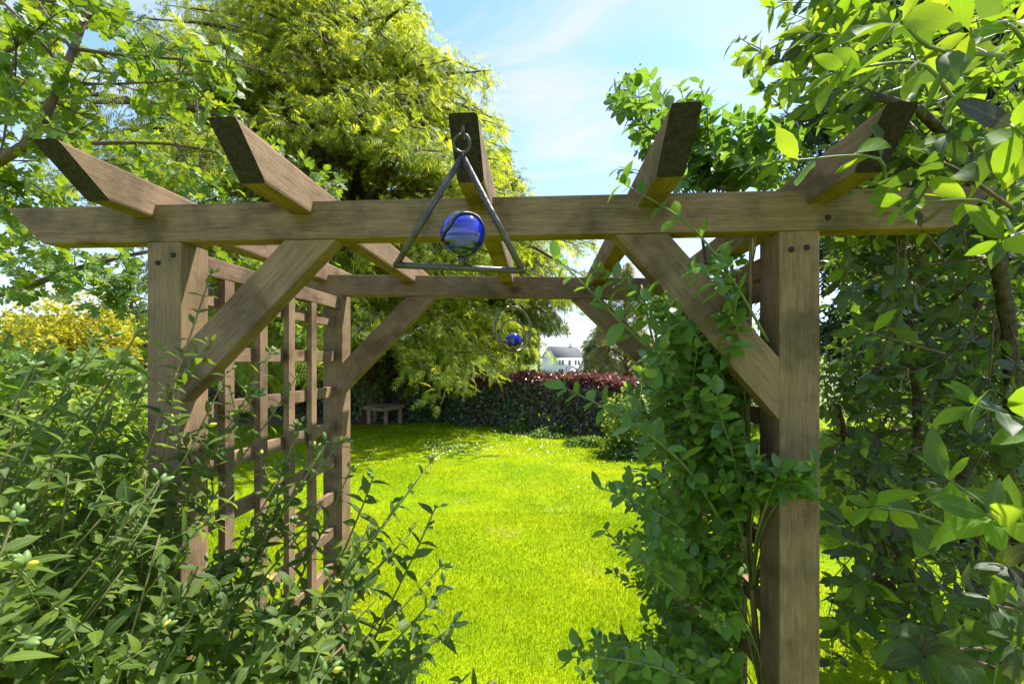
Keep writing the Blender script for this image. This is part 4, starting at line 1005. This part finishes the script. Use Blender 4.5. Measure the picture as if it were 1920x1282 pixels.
# ================================================================== plants round the pergola
M['hyp'] = leaf_mat('hypericum_leaf', [(0, (.032, .058, .010)), (.5, (.055, .09, .013)), (.85, (.095, .14, .017)), (1, (.17, .21, .025))], [(0, (.18, .32, .015)), (1, (.38, .50, .03))], .38, .52, rib=(.14, .22, .07), back=(.07, .105, .025), spec=.2)
M['bud'] = simple('green_bud', (.12, .19, .045), .5, noise=.3, scale=80); M['yellow_bud'] = simple('yellow_bud', (.55, .45, .04), .5, noise=.3, scale=60)
def bud_mesh(mat):
    V, T = uv_ball(1.0, 8, 6); V = V.copy(); V[:, 0:2] *= .62 * (1 - .35 * np.clip(V[:, 2:3], 0, 1)); return mesh_tris('bud', V, T, [mat])
BUD = [bud_mesh(M['bud']), bud_mesh(M['yellow_bud'])]
DENSE = [(0, 790), (120, 780), (230, 800), (300, 840), (340, 890), (400, 960), (470, 1050), (570, 1090), (650, 1090), (740, 1140), (800, 1180), (830, 1200), (830, 1290), (0, 1290)]
def hypericum():
    rng = np.random.default_rng(101)
    root = thing('hypericum_shrub', 'leafy green shrub with arching stems and small buds filling the lower left corner', 'shrub', (-1.2, .85, 0)); lv = Leaves(); off = np.array((-1.2, .85, 0)); stems = 0; buds = []
    hand = [(395, 515, .96), (258, 622, .92), (178, 640, .95), (205, 632, .9), (60, 690, .8), (132, 690, .85), (85, 655, 1.1), (505, 665, 1.0), (478, 742, 1.05), (640, 828, 1.0), (655, 885, 1.02), (700, 893, .95), (806, 868, .92), (816, 952, .92),
            (768, 1000, .9), (826, 1062, .85), (832, 1100, .8), (846, 1172, .78), (560, 800, 1.0), (588, 845, 1.05), (612, 832, .95), (385, 800, .9), (300, 905, .8), (20, 985, .55), (45, 1062, .52), (30, 1205, .5), (250, 975, .8), (425, 700, 1.0),
            (300, 1180, .7), (620, 1090, .75), (650, 1140, .68), (610, 1262, .62), (720, 1050, .9), (690, 990, 1.0), (755, 930, 1.0), (330, 700, .92), (445, 800, .95), (880, 1262, .72), (930, 1275, .7), (520, 900, .95), (600, 950, .95), (560, 700, 1.08), (310, 640, .9), (230, 700, .85), (20, 620, 1.15), (35, 750, .8)]
    tips = [P(*h) for h in hand]; nh = len(tips)
    while len(tips) < nh + 150:
        u, v = rng.uniform(0, 850), rng.uniform(640, 1290)
        if not inside(DENSE, np.array([u]), np.array([v]))[0]: continue
        d = rng.uniform(.62, 1.5) if u < 520 else rng.uniform(.68, 1.1); q = P(u, v, d)
        if q[2] < .25: continue
        tips.append(q)
    for i, tip in enumerate(tips):
        b = np.array((np.clip(tip[0] - rng.uniform(.25, .75), -2.1, -.55) + rng.normal() * .06, np.clip(tip[1] + rng.normal() * .15, .55, 1.5), 0.0))
        lean = tip - b; mid = b + lean * np.array((.38, .45, .62)) + rng.normal(size=3) * .04
        pts = curve([b, mid, tip], 12)
        r = .0048 * (.8 + .4 * rng.random()); mb = MB(); mb.tube(pts, np.linspace(r, r * .32, 12), 5); put('stem', mb.mesh('stem', [M['green_stem'] if rng.random() < .55 else M['tan_stem']]), root); stems += 1
        near = np.linalg.norm(tip - np.array((0, 0, EYE)))
        leafy(lv, pts, rng, .054 * (.7 + .55 * rng.random()), .056, 'opp', .5 if i < nh else .4, 60, 1.3, .12, .55)
        # side shoots
        for k in range(2 if i < nh else 3):
            f = rng.uniform(.5, .92); j = int(f * 11); s = pts[j]; t = unit(pts[min(j+1, 11)] - pts[j-1]); o = unit(t * .7 + perp(t, rng) * .7 + UP * .15); e = s + o * rng.uniform(.08, .2)
            pp = curve([s, (s + e) / 2 + np.array((0, 0, .01)), e], 5); mb = MB(); mb.tube(pp, np.linspace(r * .5, r * .3, 5), 4); put('stem', mb.mesh('stem', [M['green_stem']]), root)
            leafy(lv, pp, rng, .042, .034, 'opp', .2, 60, 1.3, .1, .55)
            if i < nh and rng.random() < .7: buds.append((e, o))
        if i < nh or rng.random() < .25: buds.append((tip, unit(tip - pts[-2])))
    nb = 0; mb = MB(); yel = 0
    for tip, t in buds:
        for k in range(rng.integers(2, 6)):
            if nb >= 290: break
            o = unit(t * .8 + perp(t, rng) * .8); L = rng.uniform(.010, .024); s = rng.uniform(.0055, .0085); c = tip + o * L
            mb.tube([tip, tip + o * L * .6, c], .0009, 4)
            y = 1 if rng.random() < .09 else 0; ob = bpy.data.objects.new('bud', BUD[y]); COL.objects.link(ob); ob.parent = root
            ob.matrix_local = Matrix.Translation(Vector(c - off)) @ Vector(o).to_track_quat('Z', 'Y').to_matrix().to_4x4() @ Matrix.Diagonal((s, s, s * 1.15, 1)); nb += 1
    put('bud_stalks', mb.mesh('bud_stalks', [M['green_stem']]), root)['kind'] = 'stuff'
    allow = [(0, 590), (250, 590), (330, 480), (420, 480), (440, 620), (540, 640), (560, 760), (660, 790), (700, 870), (840, 850), (850, 1140), (960, 1230), (960, 1400), (-200, 1400), (-200, 590)]
    n = build_leaves(root, lv, LEAF_H, [M['hyp']], 300, 5, keep=lambda u, v, d, p: (d > .38) & inside(allow, u, v) & (p[:, 2] > .03))
    print('hypericum leaves', n, 'stems', stems)
hypericum()

# ---- climbing shrub on the right trellis
M['euo'] = leaf_mat('climber_leaf', [(0, (.065, .145, .025)), (.5, (.095, .185, .032)), (.85, (.13, .22, .04)), (1, (.19, .27, .05))], [(0, (.18, .38, .02)), (1, (.34, .54, .05))], .4, .26, rib=(.10, .17, .06), ribw=.1, back=(.09, .15, .07), spec=.45)
M['flower'] = simple('yellow_green_flower', (.22, .27, .07), .7, noise=.3, scale=90)
ELEFT = [(1195, 540), (1235, 600), (1215, 660), (1165, 720), (1150, 790), (1170, 850), (1140, 900), (1175, 960), (1180, 1010), (1130, 1060), (1165, 1120), (1170, 1180), (1080, 1215), (1075, 1290), (1385, 1290), (1385, 980), (1420, 940), (1530, 930), (1530, 850), (1440, 840), (1390, 820), (1400, 455), (1300, 455), (1330, 560)]
ETOP = [(1135, 350), (1160, 300), (1195, 345), (1215, 350), (1240, 300), (1190, 290), (1135, 220), (1150, 150), (1200, 128), (1290, 140), (1380, 180), (1520, 250), (1520, 352), (1310, 352), (1255, 352)]
def climber():
    rng = np.random.default_rng(111); off = np.array((.62, 1.5, 0)); root = thing('climbing_shrub', 'dark green oval leaved climbing shrub smothering the right trellis', 'shrub', tuple(off)); lv = Leaves(); fl = []
    def keep(u, v, d, p):
        a = inside(ELEFT, u, v) | inside(ETOP, u, v) | ((u > 1030) & (u < 1340) & (v > 455) & (v < 840) & (d < 1.35)) | ((u > 1140) & (u < 1460) & (v > 320) & (v < 560) & (d < 1.12)) | ((u > 1060) & (u < 1250) & (v > 880))
        return a & (p[:, 2] > .02)
    def shoot(ctrl, L=.046, sp=.034, r=.004, start=.15, side=0, bare=None, mat='green_stem'):
        pts = curve(ctrl, 14); mb = MB(); mb.tube(pts, np.linspace(r, r * .35, 14), 5); put('stem', mb.mesh('stem', [M[mat]]), root)
        leafy(lv, pts, rng, L, sp, 'opp', start, 62, 1.0, .05, .5, whorl=3)
        for k in range(side):
            j = rng.integers(4, 13); s = pts[j]; t = unit(pts[j] - pts[j-1]); o = unit(t * .6 + perp(t, rng) * .8 + UP * .2 + np.array((-.25, -.1, 0))); e = s + o * rng.uniform(.07, .18)
            if not keep(*[np.array([q]) for q in project(e)], e[None])[0]: continue
            pp = curve([s, (s+e)/2 + UP * .01, e], 5)
            mb = MB(); mb.tube(pp, np.linspace(r * .5, r * .3, 5), 4); put('stem', mb.mesh('stem', [M['green_stem']]), root); leafy(lv, pp, rng, L * .95, .028, 'opp', .25, 60, 1.0, .05, .5, whorl=2)
            if rng.random() < .3: fl.append(e)
    # long shoots that reach out into the passage
    shoot([P(1330, 880, 1.25), P(1240, 690, 1.12), P(1150, 590, 1.04), P(1048, 487, 1.0)], .058, .062, .005, .05)
    shoot([P(1440, 640, 1.12), P(1370, 520, 1.05), P(1290, 420, 1.0), P(1170, 345, .98)], .050, .075, .0045, .1)
    shoot([P(1370, 1010, 1.2), P(1290, 880, 1.1), P(1180, 790, 1.02), P(1062, 728, .98)], .056, .060, .005, .05)
    shoot([P(1300, 720, 1.3), P(1255, 640, 1.25), P(1225, 600, 1.22), P(1195, 565, 1.2)], .046, .045)
    shoot([P(1290, 1000, 1.15), P(1230, 960, 1.05), P(1170, 930, 1.0), P(1128, 915, 1.0)], .045, .04)
    shoot([P(1280, 1120, 1.1), P(1210, 1060, 1.02), P(1160, 1020, 1.0), P(1138, 995, 1.0)], .042, .036)
    shoot([P(1300, 1280, 1.0), P(1230, 1250, .95), P(1150, 1235, .92), P(1075, 1232, .92)], .045, .04)
    shoot([P(1420, 930, 1.15), P(1460, 905, 1.05), P(1500, 890, 1.02), P(1525, 880, 1.02)], .055, .03)
    shoot([P(1385, 1010, 1.3), P(1380, 740, 1.25), P(1390, 600, 1.2), P(1420, 450, 1.25)], .045, .09, .005)
    # main stems on the trellis
    mains = []
    for k in range(9):
        y = 1.2 + .11 * k; b = np.array((.66 + rng.normal() * .02, y, 0)); m = np.array((.60 + rng.normal() * .04, y + rng.normal() * .08, 1.0)); t = np.array((.6 + rng.normal() * .05, y + rng.normal() * .1, 1.8 + .25 * rng.random()))
        pts = curve([b, m, t], 14); mains.append(pts); mb = MB(); mb.tube(pts, np.linspace(.011, .005, 14), 6); put('stem', mb.mesh('stem', [M['tan_stem']]), root)
    for k in range(225):
        for _ in range(40):
            u, v = rng.uniform(1070, 1540), (rng.uniform(455, 1290) if k < 170 else rng.uniform(470, 760))
            if inside(ELEFT, np.array([u]), np.array([v]))[0]: break
        d = rng.uniform(1.0, 2.0) if u < 1400 else rng.uniform(1.0, 1.15)
        tip = P(u, v, d); 
        if tip[2] < .05: tip[2] = .05 + .2 * rng.random()
        pm = mains[rng.integers(len(mains))]; pm = min(mains, key=lambda q: abs(q[5, 1] - tip[1]) + rng.random() * .2)
        s = pm[np.clip(int((tip[2] - .38) / 1.9 * 13), 0, 13)]; L = np.linalg.norm(tip - s)
        if L > .55: s = tip - (tip - s) / L * .45
        shoot([s, (s + tip) / 2 + np.array((0, 0, .03)) + rng.normal(size=3) * .02, tip], .051, .036, .0028, .2, 1)
    # the part that has grown over the roof
    for k in range(48):
        for _ in range(60):
            u, v = rng.uniform(1130, 1530), rng.uniform(125, 352)
            if inside(ETOP, np.array([u]), np.array([v]))[0]: break
        d = rng.uniform(1.28, 1.75); tip = P(u, v, d); s0 = np.array((.62, 1.55, 2.05)); s = tip + unit(s0 - tip) * min(.35, np.linalg.norm(s0 - tip))
        shoot([s, (s + tip) / 2 + np.array((0, 0, .04)) + rng.normal(size=3) * .02, tip], .062, .042, .003, .2, 1)
    shoot([np.array((.62, 1.5, 1.6)), np.array((.55, 1.5, 2.1)), P(1340, 275, 1.45), P(1230, 250, 1.4), P(1160, 190, 1.36)], .056, .05, .006, .4, 3, mat='twig')
    for q in fl[:70]:
        mb = MB()
        for _ in range(9):
            V, T = uv_ball(.0034, 5, 4); mb.add(V + q + rng.normal(size=3) * .010, T)
        put('flower_cluster', mb.mesh('flower_cluster', [M['flower']]), root)
    print('climber leaves', build_leaves(root, lv, LEAF_E, [M['euo']], 300, 6, keep=keep))
climber()

# ---- the large evergreen shrub on the right
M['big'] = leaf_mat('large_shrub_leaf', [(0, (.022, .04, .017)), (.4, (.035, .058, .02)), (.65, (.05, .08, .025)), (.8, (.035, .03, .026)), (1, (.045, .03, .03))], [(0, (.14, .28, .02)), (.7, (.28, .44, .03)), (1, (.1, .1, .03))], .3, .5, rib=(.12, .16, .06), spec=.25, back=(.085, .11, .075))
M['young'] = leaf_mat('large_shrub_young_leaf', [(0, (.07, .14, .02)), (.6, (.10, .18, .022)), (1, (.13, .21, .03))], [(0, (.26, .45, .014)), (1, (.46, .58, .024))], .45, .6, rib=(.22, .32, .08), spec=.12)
RSH = [(1375, 215), (1400, 150), (1370, 110), (1360, 75), (1430, 40), (1440, -60), (2100, -60), (2100, 1340), (1535, 1340), (1535, 440), (1450, 440), (1470, 360), (1510, 350), (1490, 335), (1385, 325)]
def right_shrub():
    rng = np.random.default_rng(121); b0 = np.array((2.0, 2.0, 0)); root = thing('evergreen_shrub', 'large glossy evergreen shrub overhanging the right side of the pergola', 'shrub', tuple(b0)); lv = Leaves()
    # trunks
    def br(ctrl, r0, r1, n=14, mat='dark_bark'):
        pts = curve(ctrl, n); mb = MB(); mb.tube(pts, np.linspace(r0, r1, n), 7); put('branch', mb.mesh('branch', [M[mat]]), root); return pts
    lim = []
    lim.append(br([b0, P(1665, 1130, 2.2), P(1640, 950, 2.15), P(1600, 880, 2.0), P(1570, 760, 1.9)], .035, .012))
    lim.append(br([b0 + np.array((.05, 0, .1)), P(1700, 1100, 2.1), P(1660, 950, 2.05), P(1720, 840, 1.95), P(1700, 600, 1.8), P(1620, 380, 1.7)], .03, .012))
    lim.append(br([b0 + np.array((.1, 0, 0)), P(1790, 1200, 1.8), P(1680, 1030, 1.7), P(1620, 960, 1.65)], .012, .006))
    lim.append(br([b0 + np.array((.15, .1, 0)), P(1800, 1000, 2.3), P(1830, 700, 2.1), P(1800, 400, 1.8), P(1700, 150, 1.6), P(1600, 0, 1.5)], .035, .012))
    lim.append(br([b0 + np.array((.3, -.2, 0)), P(1900, 1000, 1.7), P(1900, 700, 1.4), P(1850, 400, 1.2), P(1750, 230, 1.05), P(1640, 180, .95)], .03, .008))
    lim.append(br([b0 + np.array((.2, .2, 0)), P(1790, 820, 2.4), P(1640, 818, 2.0), P(1560, 815, 1.9)], .016, .006))
    lim.append(br([b0 + np.array((.3, .1, 0)), P(1960, 900, 2.0), P(1990, 500, 1.9), P(1900, 200, 1.8), P(1800, -40, 1.7)], .03, .01))
    allp = np.concatenate(lim)
    def shoot(tip, L, sp, young, r=.003, wh=4, length=.34, mode='alt', base=None):
        dd = np.linalg.norm(allp - tip, axis=1); s0 = allp[np.argsort(dd)[rng.integers(0, 8)]] if base is None else base; D = np.linalg.norm(tip - s0)
        s = tip + (s0 - tip) / max(D, 1e-3) * min(D, length)
        pts = curve([s, (s + tip) / 2 + rng.normal(size=3) * .025 + np.array((0, 0, .02)), tip], 8)
        mb = MB(); mb.tube(pts, np.linspace(r * 1.0, r * .5, 8), 5); put('twig', mb.mesh('twig', [M['green_stem'] if young > .5 else M['twig']]), root)
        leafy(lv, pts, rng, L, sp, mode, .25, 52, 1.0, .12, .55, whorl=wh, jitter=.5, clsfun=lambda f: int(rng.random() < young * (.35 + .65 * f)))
    # upper, bright part
    k = 0
    while k < 150:
        u, v = rng.uniform(1360, 1960), rng.uniform(-40, 460)
        if not inside(RSH, np.array([u]), np.array([v]))[0]: continue
        if u < 1560 and v > 230 and rng.random() < .75: continue
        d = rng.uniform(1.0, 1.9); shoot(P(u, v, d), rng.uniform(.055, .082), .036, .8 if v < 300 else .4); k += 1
    # lower, dark part
    k = 0
    while k < 600:
        u, v = rng.uniform(1548, 1990), rng.uniform(380, 1290)
        d = rng.uniform(1.3, 2.9); q = P(u, v, d)
        if q[2] < .25 or (v > 860 and rng.random() < .45): continue
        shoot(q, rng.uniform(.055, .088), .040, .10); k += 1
    # near shoots, hand placed
    for (u, v, d, L, y) in ((1585, 130, .78, .085, 1), (1450, 305, .86, .08, 1), (1690, 40, .62, .09, 1), (1820, 60, .7, .085, 1), (1480, 150, .95, .08, 1), (1900, 240, .62, .085, 1), (1780, 250, .72, .085, .7), (1700, 380, .85, .065, .9), (1740, 330, .75, .08, .5),
                            (1620, 620, 1.1, .075, .4), (1640, 950, .85, .09, .7), (1780, 900, .75, .085, .7), (1860, 970, .68, .085, .7), (1830, 760, .8, .085, .7), (1880, 450, .72, .08, .6), (1520, 60, 1.0, .075, 1), (1430, 100, 1.1, .075, 1)):
        shoot(P(u, v, d), L, .05, y, .004, 4, .3, base=P(2050, v + 120, d + .25))
    for k in range(10):
        u, v = rng.uniform(1650, 1930), rng.uniform(1050, 1280); shoot(P(u, v, rng.uniform(.8, 1.1)), .09, .05, 0, .004, 3, .3, base=P(2050, v + 60, 1.1))
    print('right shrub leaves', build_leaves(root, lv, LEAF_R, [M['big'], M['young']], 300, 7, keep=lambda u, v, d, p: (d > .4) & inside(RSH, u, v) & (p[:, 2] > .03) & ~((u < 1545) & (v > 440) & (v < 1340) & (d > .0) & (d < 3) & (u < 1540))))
right_shrub()

# ---- the lobed-leaf tree on the left
M['haw'] = leaf_mat('lobed_leaf', [(0, (.05, .11, .018)), (.5, (.08, .16, .022)), (.9, (.12, .20, .03)), (1, (.20, .18, .04))], [(0, (.20, .36, .01)), (1, (.40, .50, .02))], .4, .5, rib=(.16, .24, .06))
def left_tree():
    rng = np.random.default_rng(131); b0 = P(-330, 0, 2.3); b0[2] = 0; root = thing('hawthorn_tree', 'lobed leaved hawthorn tree spreading branches in from the left', 'tree', tuple(b0)); lv = Leaves(); br_all = []
    def br(ctrl, r0, r1, n=16, name='branch'):
        pts = curve(ctrl, n); mb = MB(); mb.tube(pts, np.linspace(r0, r1, n), 8); put(name, mb.mesh(name, [M['bark']]), root); br_all.append(pts); return pts
    tr = br([b0, (b0[0] - .03, b0[1], 1.2), P(-260, 420, 2.25)], .085, .06, name='trunk')
    fork = tr[-1]
    br([fork, P(-90, 350, 2.1), P(0, 300, 2.0), P(62, 258, 1.95), P(105, 170, 1.95), P(150, 60, 2.0), P(190, -60, 2.05)], .03, .011)
    br([P(140, 92, 1.97), P(250, 105, 2.05), P(420, 118, 2.2), P(500, 135, 2.3)], .009, .003)
    br([P(117, 150, 1.95), P(190, 158, 2.0), P(330, 152, 2.05)], .007, .003)
    br([P(95, 190, 1.95), P(160, 218, 2.0), P(195, 228, 2.0)], .006, .002)
    br([P(115, 125, 1.95), P(60, 60, 1.85), P(0, 0, 1.8), P(-60, -40, 1.75)], .009, .004)
    br([P(133, 92, 1.97), P(100, 45, 2.0), P(70, 0, 2.1)], .007, .003)
    br([P(160, 40, 2.0), P(185, 10, 2.0), P(215, -40, 2.0)], .008, .004)
    br([P(70, 230, 1.95), P(22, 200, 1.9), P(5, 270, 1.9), P(-20, 330, 1.85)], .007, .003)
    br([fork, P(-120, 560, 2.4), P(20, 545, 2.5), P(140, 505, 2.6), P(275, 472, 2.75), P(380, 462, 2.9)], .03, .008)
    br([P(100, 515, 2.57), P(200, 560, 2.6), P(270, 600, 2.6)], .006, .002)
    br([fork, P(-100, 690, 2.3), P(60, 682, 2.3), P(200, 702, 2.4)], .012, .004)
    br([fork, P(-80, 300, 2.8), P(90, 275, 2.9), P(220, 268, 3.0), P(330, 272, 3.1), P(470, 300, 3.2)], .025, .006)
    br([P(330, 272, 3.1), P(372, 330, 3.1), P(372, 230, 3.15), P(365, 150, 3.2)], .008, .003)
    br([P(-60, 380, 2.6), P(60, 420, 2.8), P(200, 420, 3.0), P(330, 400, 3.2), P(480, 380, 3.4), P(590, 400, 3.5)], .02, .005)
    br([fork, P(-120, 200, 2.0), P(-40, 120, 1.8), P(30, 90, 1.75)], .02, .005)
    areas = [([(0, 0), (130, 0), (210, -30), (260, 20), (215, 70), (150, 110), (120, 200), (70, 250), (0, 260)], 46, 1.6, 2.5), ([(120, 110), (260, 70), (420, 60), (500, 120), (440, 200), (300, 200), (130, 230)], 28, 1.9, 2.4),
             ([(0, 330), (110, 300), (140, 420), (90, 470), (0, 420)], 20, 2.0, 3.0), ([(0, 460), (250, 460), (270, 500), (200, 560), (0, 570)], 42, 2.2, 3.0), ([(230, 230), (340, 170), (480, 230), (640, 330), (640, 390), (250, 380), (180, 260)], 58, 2.7, 3.6),
             ([(0, 640), (230, 660), (270, 720), (0, 740)], 40, 2.0, 2.6), ([(390, 460), (640, 480), (640, 620), (560, 660), (480, 560)], 40, 3.2, 4.2), ([(130, 200), (200, 200), (200, 260), (150, 280), (40, 300)], 14, 1.9, 2.3)]
    allp = np.concatenate(br_all)
    for poly, n, d0, d1 in areas:
        xs_ = [q[0] for q in poly]; ys_ = [q[1] for q in poly]; k = 0
        while k < n:
            u, v = rng.uniform(min(xs_), max(xs_)), rng.uniform(min(ys_), max(ys_))
            if not inside(poly, np.array([u]), np.array([v]))[0]: continue
            tip = P(u, v, rng.uniform(d0, d1)); dd = np.linalg.norm(allp - tip, axis=1); s0 = allp[np.argmin(dd)]; D = dd.min(); s = tip + (s0 - tip) / max(D, 1e-3) * min(D, .3)
            pts = curve([s, (s + tip) / 2 + rng.normal(size=3) * .03, tip], 6); mb = MB(); mb.tube(pts, np.linspace(.004, .0015, 6), 4); put('twig', mb.mesh('twig', [M['bark']]), root)
            leafy(lv, pts, rng, .074, .038, 'alt', .15, 55, 1.0, .15, .5, whorl=3, jitter=.6); k += 1
    print('left tree leaves', build_leaves(root, lv, LEAF_L, [M['haw']], 300, 8, keep=lambda u, v, d, p: (d > .4)))
left_tree()
